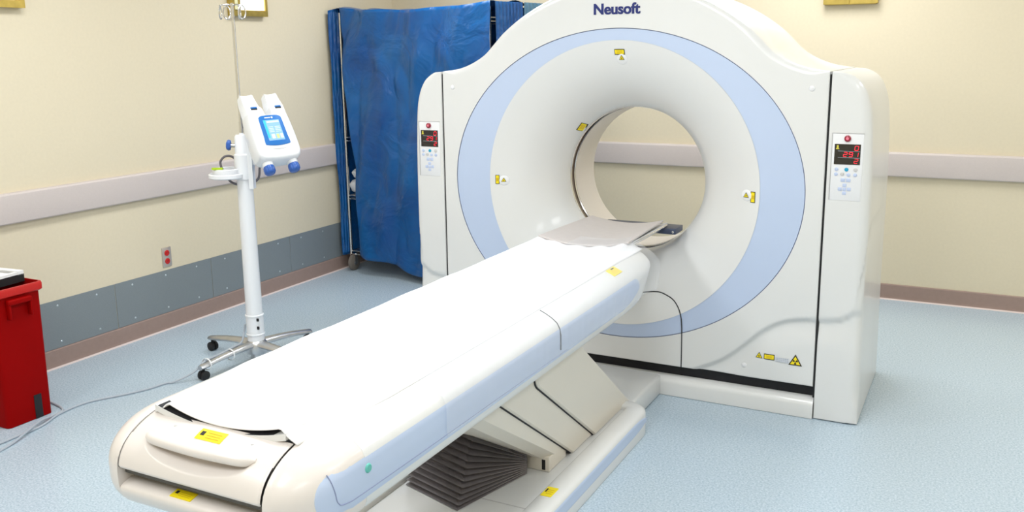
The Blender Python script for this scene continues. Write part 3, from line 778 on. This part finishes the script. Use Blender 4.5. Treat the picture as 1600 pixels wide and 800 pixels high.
# ------------------------------------------------------------------ things lying on the couch
# sheet: white, draped along the trough
b = MB(); xs = lin(-.258, .258, 61); ys = lin(-4.855, -2.60, 70)
def sheet(u, y):
    e = max(0, (y+2.95)/.35); a = abs(u)
    z = .7925+sag(min(a, .2))*.96+.0015*math.sin(y*9+u*14)+.001*math.sin(y*23)
    if y < -4.80: z += .002
    if a > .2:
        t = min(1, (a-.2)/.034); z = z+(.8035-z)*sst(t)
        if a > .234: z = .8035-(a-.234)*.46
        z += .0012*math.sin(y*17+u*40)*(1-t)
    z += e*.005*math.sin(u*60+y*6)
    return (CX+u*(.86+.14*sst((y+4.852)/.35))+.014*(1-sst((y+4.852)/.35)), y+.03*e*math.cos(u*9), z)
b.grid(sheet, xs, ys)
o = b.build('bed_sheet', M['sheet'], fixn=False); md = o.modifiers.new('s', 'SOLIDIFY'); md.thickness = .0035; md.offset = 1
tag(o, 'long white sheet spread along the top of the patient couch', 'sheet')
# grey mat at the head end
b = MB(); xs = lin(-.195, .205, 31); ys = lin(-2.69, -2.135, 26)
def matf(u, y):
    z = .796+sag(u)*1.0; w = (y+2.69)/.565
    u2 = u*(1.08-.14*w)
    z += .004*math.sin(w*3)*(1-(u/.2)**2)
    return (CX+u2+.004*w, y+.012*math.cos(u*8)*w, z)
b.grid(matf, xs, ys); o = b.build('head_mat', M['mat'], fixn=False); md = o.modifiers.new('s', 'SOLIDIFY'); md.thickness = .009; md.offset = 1; md2 = o.modifiers.new('b', 'BEVEL'); md2.width = .003; md2.segments = 2
tag(o, 'greyish beige padded mat on the couch end reaching into the bore', 'mat')
# clear plastic film over the head half of the couch, hanging at the corner
b = MB()
sp = [(-.05, .816), (.10, .818), (.20, .832), (.232, .812), (.262, .800), (.288, .789), (.312, .776), (.331, .760), (.341, .741), (.3435, .715), (.3440, .685), (.3440, .652)]
spp = [(p.x, p.y) for p in smooth_path([(a, c, 0) for a, c in sp], 4)]
ns = len(spp)
def film(i, y):
    a, z = spp[int(i)]; f = i/(ns-1); w = max(0, (y+2.70)/.17)
    wr = (.0022*math.sin(y*46+f*5)+.0014*math.sin(y*83+1))*(.3+f)
    a2 = a+abs(wr)+w*.006*f; dz = -w*.022*f
    return (CX+a2, y+(cs(y)*(z-.80)*.75 if y > -3.3 else 0), z+dz+.0006)
b.grid(film, list(range(ns)), lin(-4.40, -2.59, 170)); o = b.build('plastic_film', M['film'], fixn=False)
tag(o, 'clear wrinkled plastic film draped over the head end side of the couch', 'plastic cover')
# ------------------------------------------------------------------ injector on its stand
IX, IY = .91, -2.74
inj = empty('injector_stand', (IX, IY, 0), 'white contrast injector with blue touch screen on a wheeled column stand', 'injector')
b = MB(); b.lathe([(.034, .015), (.036, .045), (.055, .05), (.06, .06), (.058, .10), (.05, .115), (.047, .12)], (IX, IY, 0), 28); b.build('hub', M['alu'], inj)
for k, adeg in enumerate((-96, -8, 80, 176)):
    a = math.radians(adeg); d = Vector((math.cos(a), math.sin(a), 0)); nn = Vector((-d.y, d.x, 0)); L_ = .375; b = MB(); rings = []
    for j in range(13):
        t = j/12; r = .04+(L_-.04)*t; zc = .098-.028*t*t; hw = .034-.008*t if t < .95 else .018; hh = .019-.006*t
        c_ = Vector((IX, IY, zc))+d*r
        rings.append([tuple(c_+nn*hw*math.cos(q)+Vector((0, 0, hh*math.sin(q)))) for q in [2*PI*m_/12 for m_ in range(12)]])
    b.loft(rings, True, True, True); lg = b.build('leg', M['alu'], inj)
    cpos = Vector((IX, IY, 0))+d*(L_-.02)
    b = MB()
    for s in (-1, 1):
        c_ = cpos+nn*s*.013
        rr = [(.0005, -.010), (.018, -.010), (.025, -.006), (.025, .006), (.018, .010), (.0005, .010)]
        rings = [[tuple(c_+nn*h+d*(r*math.cos(q))+Vector((0, 0, .026+r*math.sin(q)))) for q in [2*PI*m_/20 for m_ in range(20)]] for r, h in rr]
        b.loft(rings, True, False, False)
    b.tube([tuple(cpos+Vector((0, 0, .026))), tuple(cpos+Vector((0, 0, .065)))], .008, 8)
    o = b.build('caster', M['black'], None); o.parent = lg
b = MB(); b.lathe([(.045, .11), (.0455, .14), (.0445, .150), (.040, 1.02), (.040, 1.03)], (IX, IY, 0), 32); b.build('column', M['inj'], inj)
b = MB(); b.lathe([(.046, .150), (.050, .152), (.050, .158), (.047, .160), (.0465, .255), (.050, .257), (.050, .263), (.045, .266)], (IX, IY, 0), 32); b.build('lower_collar', M['inj'], inj)
b = MB()
for z in (.19, .235): b.box(IX+.040, IX+.051, IY-.03, IY-.022, z, z+.015)
b.build('collar_clip', M['black'], inj, smooth=False)
b = MB(); b.lathe([(.041, 1.0), (.047, 1.004), (.047, 1.13), (.040, 1.137), (.039, 1.14), (.037, 1.225), (.030, 1.235), (.012, 1.236), (.010, 1.245), (.0003, 1.246)], (IX, IY, 0), 32); b.build('upper_column', M['inj'], inj)
b = MB(); b.tube([(IX, IY, 1.23), (IX-.002, IY, 1.90)], .0085, 12); b.tube([(IX, IY, 1.23), (IX, IY, 1.30)], .0105, 12); b.build('drip_pole', M['chrome'], inj)
VR = Vector((.886, .463, 0)); VF = Vector((-.463, .886, 0))     # right and away, seen from the camera
def loc(a, d, z): p = Vector((IX, IY, 0))+VR*a+VF*d; return (p.x, p.y, z)
for k in range(4):
    ang = [200, 160, 20, -20][k]; b = MB(); d = Vector((math.cos(math.radians(ang)), math.sin(math.radians(ang)), 0))
    dd = VR*d.x+VF*d.y; c0_ = Vector((IX-.002, IY, 1.885)); pts = [c0_, c0_+dd*.02+Vector((0, 0, .008))]
    off = (.028 if k in (1, 2) else .052)
    cc = c0_+dd*off+Vector((0, 0, -.030))
    nn2 = (dd+Vector((0, 0, 0)))
    side = Vector((-dd.y, dd.x, 0))
    for j in range(15):
        q = PI/2-j*2*PI/14*.95; pts.append(cc+side*(.020*math.cos(q))+dd*(.010*math.cos(q)+.012*j/14)+Vector((0, 0, .034*math.sin(q))))
    b.tube(smooth_path(pts, 2), .0034, 8); b.build('bag_hook', M['chrome'], inj)
# clamp knob
b = MB(); p0 = Vector(loc(-.03, -.005, 1.178)); p1 = Vector(loc(-.055, -.008, 1.180)); b.tube([p0, p1], .010, 12); b.build('knob_stem', M['chrome'], inj)
b = MB(); ax = (p1-p0).normalized(); rings = []
e1 = ax.cross(Vector((0, 0, 1))).normalized(); e2 = ax.cross(e1)
for h, r in ((0, .008), (.004, .024), (.014, .028), (.022, .024), (.026, .012), (.027, .0005)):
    rings.append([tuple(p1+ax*h+(e1*math.cos(q)+e2*math.sin(q))*r*(1+.08*math.cos(5*q))) for q in [2*PI*m_/30 for m_ in range(30)]])
b.loft(rings); b.build('clamp_knob', M['knob'], inj)
# ring tray with lime insert
b = MB(); tc_ = loc(-.085, -.02, 0)
b.lathe([(.001, 1.010), (.085, 1.010), (.094, 1.016), (.094, 1.032), (.088, 1.036), (.083, 1.036), (.080, 1.022), (.001, 1.022)], tc_, 40); b.build('tray', M['inj'], inj)
b = MB(); c2_ = loc(-.085, -.02, 0); b.lathe([(.070, 1.022), (.072, 1.058), (.068, 1.062), (.064, 1.060), (.062, 1.022)], c2_, 40); b.build('cup_ring', M['inj'], inj)
b = MB(); l0 = Vector(loc(-.115, -.075, 1.062)); 
for_ = [l0+VR*a+VF*d_+Vector((0, 0, h)) for h in (0, .010) for a, d_ in ((-.028, -.008), (.028, -.008), (.028, .010), (-.028, .010))]
b.add(for_, [(0, 3, 2, 1), (4, 5, 6, 7), (0, 1, 5, 4), (1, 2, 6, 5), (2, 3, 7, 6), (3, 0, 4, 7)]); b.build('lime_insert', M['lime'], inj, smooth=False)
b = MB(); b.tube(smooth_path([loc(-.125, .03, 1.05), loc(-.13, .03, 1.09), loc(-.105, .03, 1.118), (loc(-.07, .03, 1.118)), loc(-.04, .03, 1.09), loc(-.02, .03, 1.04), loc(-.035, .04, .985)], 6), .0062, 10); b.build('hose', M['hose'], inj)
b = MB(); b.tube(smooth_path([loc(-.09, .0, 1.01), loc(-.07, .0, .985), loc(-.035, 0, .972), loc(0, .03, .965), loc(.05, .07, .99), loc(.065, .07, 1.06)], 6), .0062, 10); b.build('hose', M['hose'], inj)
# mounting bracket
b = MB(); b0 = [loc(.035, -.05, 0), loc(.058, -.05, 0), loc(.058, .0, 0), loc(.035, .0, 0)]
b.loft([[(p[0], p[1], z) for p in b0] for z in (.955, 1.20)], True, True, True)
b0 = [loc(.03, -.035, 0), loc(.12, -.035, 0), loc(.12, .01, 0), loc(.03, .01, 0)]
b.loft([[(p[0], p[1], z) for p in b0] for z in (1.08, 1.16)], True, True, True)
b.build('bracket', M['inj'], inj, smooth=False)
b = MB(); b.tube([loc(.005, -.0, 1.26), loc(.03, -.01, 1.31), loc(.05, 0, 1.35)], .003, 6); b.build('wire', M['hose'], inj)
# head: local frame X right, Y up along the face, Z out of the face
HC = Vector(loc(.176, -.09, 1.255))
toc = (Vector((4.34, -6.31, 0))-Vector((HC.x, HC.y, 0))).normalized()
toc = Matrix.Rotation(math.radians(24), 3, 'Z') @ toc
nz = (toc*math.cos(math.radians(32))+Vector((0, 0, 1))*math.sin(math.radians(32))).normalized()
hx = Vector((0, 0, 1)).cross(nz).normalized(); hy = nz.cross(hx)
Rr = Matrix((hx, hy, nz)).transposed().to_4x4() @ Matrix.Rotation(math.radians(1.5), 4, 'Z')
HX = Matrix.Translation(HC) @ Rr @ Matrix.Diagonal((.86, 1.0, 1.0, 1.0))
def hsec(pts, z, sc=1.0, c=(0, -.02)): return [(c[0]+(p[0]-c[0])*sc, c[1]+(p[1]-c[1])*sc, z) for p in pts]
ho = [(-.100, .135), (-.118, .11), (-.130, .03), (-.135, -.08), (-.132, -.135), (-.118, -.158), (-.09, -.168), (0, -.172), (.09, -.168), (.118, -.158), (.132, -.135), (.135, -.08), (.130, .03), (.118, .11), (.100, .135), (.05, .142), (.028, .125), (.022, .085), (0, .072), (-.022, .085), (-.028, .125), (-.05, .142)]
ho = [(p.x, p.y) for p in smooth_path([(a, c, 0) for a, c in ho], 4, True)]
b = MB(); b.loft([hsec(ho, -.085, .86), hsec(ho, -.078, .93), hsec(ho, -.055, .99), hsec(ho, -.01, 1.0), hsec(ho, .018, .99), hsec(ho, .032, .96), hsec(ho, .038, .91)], True, True, True)
head = b.build('injector_head', M['inj'], inj, angle=50, xf=HX)
def hsub(b, name, m, **k): o = b.build(name, m, None, xf=HX, **k); o.parent = head; return o
for s in (-1, 1):     # syringe cradles above
    b = MB(); rings = []
    for y, w, z0, z1 in ((.09, .044, -.05, .030), (.135, .044, -.05, .022), (.175, .042, -.05, .010), (.215, .038, -.045, .004), (.222, .034, -.04, -.002)):
        ring = []
        for j in range(9): q = PI*j/8; ring.append((s*.076+w*math.cos(q)*1, y, z1+(0 if not 0 < j < 8 else -.012*math.sin(q)*(1 if y > .16 else -.8))))
        ring += [(s*.076-w, y, z0), (s*.076+w, y, z0)]; rings.append(ring)
    b.loft(rings, True, True, True); hsub(b, 'syringe_cradle', M['inj'], angle=50)
    b = MB(); b.rbox(s*.076-.020, s*.076+.020, .118, .128, .030, .042, .003, 2); hsub(b, 'syringe_slot', M['injblue'])
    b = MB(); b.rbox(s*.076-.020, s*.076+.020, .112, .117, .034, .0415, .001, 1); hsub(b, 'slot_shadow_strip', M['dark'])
    b = MB(); b.lathe([(.030, -.165), (.032, -.178), (.030, -.186)], (s*.078, 0, -.015), 24, 'y'); hsub(b, 'knob_neck', M['inj'])
    b = MB(); rings = []
    for y, r in ((-.182, .018), (-.185, .029), (-.200, .032), (-.218, .031), (-.226, .024), (-.228, .0005)):
        rings.append([(s*.078+r*(1+.05*math.cos(12*q))*math.cos(q), y, -.015+r*(1+.05*math.cos(12*q))*math.sin(q)) for q in [2*PI*m_/48 for m_ in range(48)]])
    b.loft(rings); hsub(b, 'plunger_knob', M['knob'], angle=60)
bz = [(p.x, p.y) for p in smooth_path([(-.066, .066, 0), (-.040, .074, 0), (.040, .074, 0), (.066, .066, 0), (.072, .05, 0), (.075, -.04, 0), (.078, -.082, 0), (.066, -.092, 0), (0, -.098, 0), (-.066, -.092, 0), (-.078, -.082, 0), (-.075, -.04, 0), (-.072, .05, 0)], 4, True)]
b = MB(); b.loft([[(x, y, .037) for x, y in bz], [(x, y, .0405) for x, y in bz], [(x*.97, y*.97, .0415) for x, y in bz]], True, True, True); hsub(b, 'screen_bezel', M['injblue'])
b = MB(); b.rbox(-.050, .050, -.070, .046, .041, .0425, .0006, 1); hsub(b, 'screen', M['lcd'], smooth=False)
b = MB()
def hr(x0, x1, y0, y1, mi, z=.0430): b.add([(x0, y0, z), (x1, y0, z), (x1, y1, z), (x0, y1, z)], [(0, 1, 2, 3)], mi)
hr(-.050, -.036, -.055, .046, 0); hr(-.030, .046, .030, .040, 1)
for k in range(4): hr(-.028, .000, .004-k*.009, .008-k*.009, 1); hr(.010, .042, .004-k*.009, .008-k*.009, 1)
hr(.004, .022, -.060, -.034, 2); hr(-.026, -.004, -.060, -.034, 1); hr(.028, .046, -.060, -.034, 1)
hsub(b, 'screen_graphics', [M['lcdt'], M['lcd2'], M['lcdg']], smooth=False, fixn=False)
b = MB(); b.lathe([(.006, .0415), (.0055, .0425), (.0003, .0426)], (.012, .060, 0), 16, 'z'); b.rbox(-.034, .002, .057, .063, .0415, .0421, .0003, 1); hsub(b, 'maker_mark', M['paper'])
b = MB(); b.rbox(-.030, .040, -.124, -.120, .0355, .0372, .0003, 1); hsub(b, 'model_lettering', M['greyink'])
b = MB(); b.tube(smooth_path([(-.085, -.100, .0355), (-.04, -.113, .037), (0, -.116, .038), (.04, -.113, .037), (.085, -.100, .0355)], 5), .0022, 6); hsub(b, 'face_crease', M['greybtn'])
# cord from the stand, tied along the leg, running over the floor behind the bin
b = MB(); pts = [(IX-.052, IY-.02, .205), (IX-.056, IY-.03, .16), (IX-.035, IY-.075, .122), (IX-.028, IY-.14, .116), (IX-.035, IY-.24, .104), (IX-.045, IY-.33, .094), (IX-.075, IY-.385, .045), (.77, -3.20, .008), (.742, -3.22, .0055), (.722, -3.32, .0055), (.68, -3.42, .0055), (.60, -3.57, .0055), (.60, -3.72, .0055), (.655, -3.86, .0055), (.66, -3.98, .0055), (.66, -4.10, .0055), (.62, -4.4, .0055)]
b.tube(smooth_path(pts, 6), .0052, 8); tag(b.build('power_cord', M['cord']), 'grey cord running over the floor from the injector stand past the red bin', 'cord')
b = MB(); pts = [(.30, -3.64, .0055), (.46, -3.655, .0055), (.575, -3.69, .0055), (.598, -3.76, .0055), (.625, -3.84, .0165), (.68, -3.95, .0165), (.72, -4.06, .0055), (.75, -4.2, .0055), (.78, -4.5, .0055)]
b.tube(smooth_path(pts, 6), .0052, 8); tag(b.build('extension_cord', M['cord']), 'short grey cord curling out from behind the base of the red bin', 'cord')
for t_ in (.12, .27):
    b = MB(); c_ = Vector((IX, IY, .098))+Vector((math.cos(math.radians(-96)), math.sin(math.radians(-96)), 0))*(.06+t_)
    b.lathe([(.030, -.004), (.032, -.003), (.032, .003), (.030, .004)], (c_.x, c_.y, .092-.05*t_), 20, 'y', False); b.build('cable_tie', M['paper'], inj)
# ------------------------------------------------------------------ red bin
bin_ = empty('waste_bin', (.37, -3.83, 0), 'tall slim red plastic waste bin against the left wall', 'waste bin')
def brect(x0, x1, y0, y1, z, r=.02, n=4):
    pts = []
    for cx_, cy_, a0 in ((x1-r, y1-r, 0), (x0+r, y1-r, 90), (x0+r, y0+r, 180), (x1-r, y0+r, 270)):
        for k in range(n+1): t = math.radians(a0+90*k/n); pts.append((cx_+r*math.cos(t), cy_+r*math.sin(t), z))
    return pts
X0, X1, Y0, Y1 = .17, .548, -3.945, -3.722
def bsec(z, e=0):
    t = z/.64; g = .006*t+e*.7; return brect(X0-g, X1+g, Y0-g*.75, Y1+g*.75, z)
b = MB(); b.loft([bsec(.002), bsec(.10), bsec(.3), bsec(.52), bsec(.600), bsec(.602, .010), bsec(.634, .012), bsec(.640, .008), bsec(.640, .001), bsec(.634, -.003), bsec(.3, -.006), bsec(.01, -.006)], True, True, True)
b.build('bin_body', M['red'], bin_, angle=35)
b = MB(); b.loft([bsec(.600, .0095), bsec(.606, .020), bsec(.632, .021), bsec(.641, .016), bsec(.6415, .004)], True); b.build('rim', M['redrim'], bin_, angle=35)
b = MB(); yc = -3.835
b.rbox(X1+.006, X1+.034, yc-.058, yc+.058, .565, .590, .006); b.rbox(X1+.002, X1+.032, yc-.056, yc-.046, .50, .572, .004); b.rbox(X1+.002, X1+.032, yc+.046, yc+.056, .50, .572, .004)
b.build('grip', M['red'], bin_)
b = MB(); b.box(X1-.002, X1+.0035, yc+.025, yc+.062, .003, .115, 0); b.build('foot_notch', M['dark'], bin_, smooth=False)
# open box-lid lying across the bin
b = MB(); 
def slab(b, c, ex, ey, ez, mi=0):
    vs = [c+ex*i+ey*j+ez*k for k in (-1, 1) for j in (-1, 1) for i in (-1, 1)]
    b.add(vs, [(0, 2, 3, 1), (4, 5, 7, 6), (0, 1, 5, 4), (2, 6, 7, 3), (0, 4, 6, 2), (1, 3, 7, 5)], mi)
# ------------------------------------------------------------------ tray box resting in the bin
rot = math.radians(6); c_ = Vector((.315, -3.84, .648)); ex = Vector((math.cos(rot), math.sin(rot), 0)); ey = Vector((-math.sin(rot), math.cos(rot), 0)); ez = Vector((0, 0, 1))
tr = empty('storage_tray', (.315, -3.84, .62), 'black tray with white top lying on the open red bin', 'tray')
b = MB(); slab(b, c_, ex*.150, ey*.105, ez*.018); b.build('tray_body', M['black'], tr, smooth=False)
b = MB(); slab(b, c_+ez*.0215-ey*.012, ex*.125, ey*.070, ez*.0032); b.build('paper_insert', M['paper'], tr, smooth=False)
b = MB(); slab(b, c_+ez*.024+ey*.088, ex*.150, ey*.016, ez*.010); slab(b, c_+ez*.024+ex*.138, ex*.010, ey*.088, ez*.006); b.build('white_edge', M['paper'], tr, smooth=False)

# ------------------------------------------------------------------ wall outlet
ol = empty('wall_outlet', (0, -2.497, .445), 'small metal wall outlet plate with two red receptacles above grey panel', 'outlet')
b = MB(); b.rbox(.0003, .006, -2.531, -2.463, .385, .505, .003, 2); b.build('plate', M['outlet'], ol)
for z in (.420, .470):
    b = MB(); b.lathe([(.018, .006), (.018, .0085), (.016, .0095), (.0004, .0095)], (0, -2.497, z), 24, 'x'); rc = b.build('receptacle', M['redoutlet'], ol)
    b = MB()
    for dy in (-.006, .006): b.box(.0094, .0099, -2.497+dy-.001, -2.497+dy+.001, z-.003, z+.006)
    o = b.build('socket_slot', M['black'], None, smooth=False); o.parent = rc
b = MB(); b.lathe([(.003, .006), (.0025, .0072), (.0003, .0074)], (0, -2.497, .445), 12, 'x'); b.build('plate_screw', M['screw'], ol)

# ------------------------------------------------------------------ gold wall fixtures
def fixture(axis, a0, a1, z0, z1, d, label):
    t = empty('wall_fixture', ((0.03, (a0+a1)/2, z0) if axis == 'y' else ((a0+a1)/2, -.03, z0)), label, 'wall fixture', 'gold wall fixtures')
    def bx(b, p0, p1, q0, q1, d0, d1, mi=0):
        if axis == 'y': b.box(d0, d1, p0, p1, q0, q1, mi)
        else: b.box(p0, p1, -d1, -d0, q0, q1, mi)
    return t, bx
for (a0, a1, lab) in ((-1.839, -1.516, 'gold framed wall fixture with bright white panel above the injector pole'), (-3.60, -3.268, 'gold framed wall fixture at the top left corner of the photo')):
    t, bx = fixture('y', a0, a1, 1.885, 2.27, .05, lab)
    b = MB(); w = .022
    bx(b, a0, a0+w, 1.885, 2.27, .0005, .045); bx(b, a1-w, a1, 1.885, 2.27, .0005, .045); bx(b, a0+w, a1-w, 1.885, 1.885+w*1.6, .0005, .045); bx(b, a0+w, a1-w, 2.27-w, 2.27, .0005, .045)
    bx(b, a0+.062, a0+.076, 1.885+w*1.6, 2.27-w, .0005, .042)
    b.build('frame', M['gold'], t, smooth=False)
    b = MB(); bx(b, a0+.078, a1-w-.001, 1.925, 2.245, .02, .036); b.build('lit_panel', M['glow'], t, smooth=False)
    b = MB(); bx(b, a0+w+.001, a0+.060, 1.925, 2.245, .02, .036); b.build('side_panel', M['glasspale'], t, smooth=False)
t, bx = fixture('x', 3.365, 3.692, 1.905, 2.27, .05, 'two panel gold wall fixture high on the back wall right of the scanner')
b = MB(); bx(b, 3.365, 3.522, 1.908, 2.27, .0005, .05); bx(b, 3.530, 3.692, 1.908, 2.27, .0005, .05); b.build('panel', M['gold'], t, smooth=False)
b = MB(); bx(b, 3.375, 3.682, 1.905, 2.265, .0005, .035); b.build('backplate', M['gold'], t, smooth=False)

# ------------------------------------------------------------------ covered wire cart
PA = Vector((.085, -.80, 0)); U = Vector((.994, -.105, 0)).normalized(); V = Vector((.105, .994, 0)).normalized(); CW, CD, CH = 1.37, .50, 1.93
def cp_(u, v, z): p = PA+U*u+V*v; return (p.x, p.y, z)
cart = empty('wire_cart', tuple(cp_(CW/2, CD/2, 0)), 'chrome wire shelf cart on wheels under a blue cover in the corner', 'shelf cart')
for u in (0.0, CW-.04):
    for v in (0.0, CD):
        b = MB(); b.tube([cp_(u, v, .12), cp_(u, v, CH)], .0125, 12)
        for z in [.2+.05*k for k in range(34)]: b.lathe([(.0128, z), (.0138, z+.001), (.0128, z+.002)], cp_(u, v, 0), 12, 'z', False)
        po = b.build('post', M['chrome'], cart)
        w0 = Vector(cp_(u+.03, v-.005, 0)); b = MB()
        b.lathe([(.012, -.016), (.05, -.016), (.062, -.010), (.062, .010), (.05, .016), (.012, .016)], (w0.x, w0.y, .062), 28, 'x'); o = b.build('wheel', M['tyre'], None); o.parent = po; o.location = Vector((0, 0, 0))
        b = MB(); b.lathe([(.02, -.018), (.02, .018)], (w0.x, w0.y, .062), 16, 'x')
        for sx in (-.022, .020): b.box(w0.x+sx-.0015, w0.x+sx+.0035, w0.y-.016, w0.y+.016, .055, .128)
        b.box(w0.x-.024, w0.x+.024, w0.y-.02, w0.y+.02, .126, .132); o = b.build('wheel_fork', M['chrome'], None, smooth=False); o.parent = po
for z in (.15, .58, 1.02, 1.45, 1.86):
    b = MB()
    for v in (0, CD): b.tube([cp_(0, v, z), cp_(CW-.04, v, z)], .004, 6); b.tube([cp_(0, v, z-.025), cp_(CW-.04, v, z-.025)], .004, 6)
    for u in (0, CW-.04): b.tube([cp_(u, 0, z), cp_(u, CD, z)], .004, 6); b.tube([cp_(u, 0, z-.025), cp_(u, CD, z-.025)], .004, 6)
    for k in range(1, 34): u = (CW-.04)*k/34; b.tube([cp_(u, 0, z+.004), cp_(u, CD, z+.004)], .0022, 5, False)
    b.build('wire_shelf', M['chrome'], cart)
# things on the shelves near the open corner
def slab_on(name, u0, u1, v0, v1, z0, z1, m, lab, cat, r=.004):
    b = MB(); b.rbox(u0, u1, v0, v1, z0, z1, r, 2); X_ = Matrix.Translation(PA) @ Matrix((U, V, Vector((0, 0, 1)))).transposed().to_4x4()
    return tag(b.build(name, m, xf=X_), lab, cat)
slab_on('carton', .03, .30, .04, .30, 1.028, 1.15, M['cartonw'], 'white carton on the cart shelf, seen through the cover gap', 'box')
slab_on('carton', .03, .28, .05, .30, 1.151, 1.27, M['carton'], 'brown carton on top of the white carton in the cart', 'box')
def towel(u, v, z, w, d, h, lab):
    b = MB(); X_ = Matrix.Translation(PA) @ Matrix((U, V, Vector((0, 0, 1)))).transposed().to_4x4(); rings = []
    for j in range(9):
        x = u+w*j/8; ring = []
        for k in range(20):
            q = 2*PI*k/20; rr = 1+.10*math.sin(3*q+j)+.06*math.sin(7*q)
            ring.append((x, v+d/2+d/2*math.cos(q)*rr, z+h/2+h/2*math.sin(q)*(rr if math.sin(q) > 0 else 1)))
        rings.append(ring)
    b.loft(rings, True, True, True); return tag(b.build('folded_towel', M['towel'], xf=X_, angle=70), lab, 'towel', 'rolled white towels on the cart')
towel(.0, .02, .588, .18, .16, .11, 'rolled white towel lowest on the cart shelf, seen through the gap')
towel(.02, .03, .70, .15, .14, .08, 'rolled white towel on top of another in the cart gap')
towel(.0, .02, 1.458, .12, .10, .05, 'small white cloth on the upper cart shelf by the post')
# blue cover: front curtain, left flap against the wall, right side curtain, top
cov = empty('cart_cover', tuple(cp_(CW/2, -.03, .1)), 'bright blue nylon cover draped over the wire cart in the corner', 'cover')
def front(u, z):
    t = (z-.1)/1.85; s_ = u/CW
    gap = .058+.075*sst((1-t)*1.4)
    uu = gap+(CW-gap)*s_
    f = .009*math.sin(s_*31+2*math.sin(t*3))*(1-.5*t)+.012*math.sin(s_*13+t*4)+.012*math.sin(s_*9-t*7)
    f += .022*math.sin(s_*9+(1-t)*6.5)**3+.012*math.sin(s_*22-t*9)**3*(.4+t*.6)
    f += .02*math.exp(-((t-.80-.06*math.sin(s_*12))/.05)**2)*math.sin(s_*20)
    zz = z
    hemz = .135-.085*sst(s_*1.6)-.012*math.sin(s_*18)
    top = 1.965-.030*math.sin(PI*min(1, s_*1.0))*1.0-.010*math.sin(s_*PI*3)**2
    zz = hemz+(top-hemz)*t
    return cp_(uu, -.045-abs(f)*1.1-.03*(1-t)*s_, zz)
b = MB(); b.grid(front, lin(0, CW, 130), lin(.1, 1.95, 80)); o = b.build('front_curtain', M['cover'], cov, fixn=False, angle=80); md = o.modifiers.new('s', 'SOLIDIFY'); md.thickness = .003
def topf(u, v):
    s_ = u/CW; return cp_(u, v, 1.965-.030*math.sin(PI*s_)-.010*math.sin(s_*PI*3)**2+.012*math.sin(v*20+s_*9)*min(1, max(0, (v+.045)*8)))
b = MB(); b.grid(topf, lin(-.02, CW, 40), lin(-.045, CD+.02, 16)); b.build('top_cover', M['cover'], cov, fixn=False, angle=80)
def leftf(s_, z):
    t = (z-.1)/1.87; f = .010*math.sin(s_*16+t*5)+.006*math.sin(t*19)
    w = .085*(1-.35*(1-t)); a = Vector(cp_(-.028, .0, 0)); d_ = Vector((-.36, -.93, 0)).normalized()
    p = a+d_*w*s_
    return (max(.010+.008*math.sin(s_*9+t*8)**2, p.x+abs(f)), p.y, .12+(1.965-.12)*t-.02*s_*t)
b = MB(); b.grid(leftf, lin(0, 1, 24), lin(.1, 1.97, 60)); o = b.build('open_flap', M['cover'], cov, fixn=False, angle=80); md = o.modifiers.new('s', 'SOLIDIFY'); md.thickness = .003
def backside(v, z): t = (z-.1)/1.87; return cp_(-.022+.004*math.sin(v*20), v, .12+1.845*t)
b = MB(); b.grid(backside, lin(0, CD+.02, 14), lin(.1, 1.97, 20)); b.build('side_curtain', M['cover'], cov, fixn=False, angle=80)
b = MB(); b.grid(lambda u, t: cp_(u, CD+.018+.006*math.sin(u*25), .12+1.82*t), lin(-.02, CW, 60), lin(0, 1, 20)); b.build('back_curtain', M['cover'], cov, fixn=False, angle=80)
def rightf(s_, z):
    t = (z-.1)/1.87; f = .020*math.sin(s_*26+t*2); return cp_(CW+.012+abs(f)*.8+.05*s_, -.02+s_*.26, .12+(1.96-.12)*t)
b = MB(); b.grid(rightf, lin(0, 1, 50), lin(.1, 1.97, 40)); b.build('side_curtain', M['cover'], cov, fixn=False, angle=80)
def rightg(s_, z):
    t = (z-.1)/1.87; f = .014*math.sin(s_*18+1); return cp_(CW+.065+abs(f), .245+s_*.27, .12+(1.96-.12)*t)
b = MB(); b.grid(rightg, lin(0, 1, 40), lin(.1, 1.97, 30)); b.build('faded_curtain', M['cover2'], cov, fixn=False, angle=80)['label'] = 'greyish faded blue panel'

# tidy helper properties
for o in bpy.data.objects:
    if '_w' in o: del o['_w']
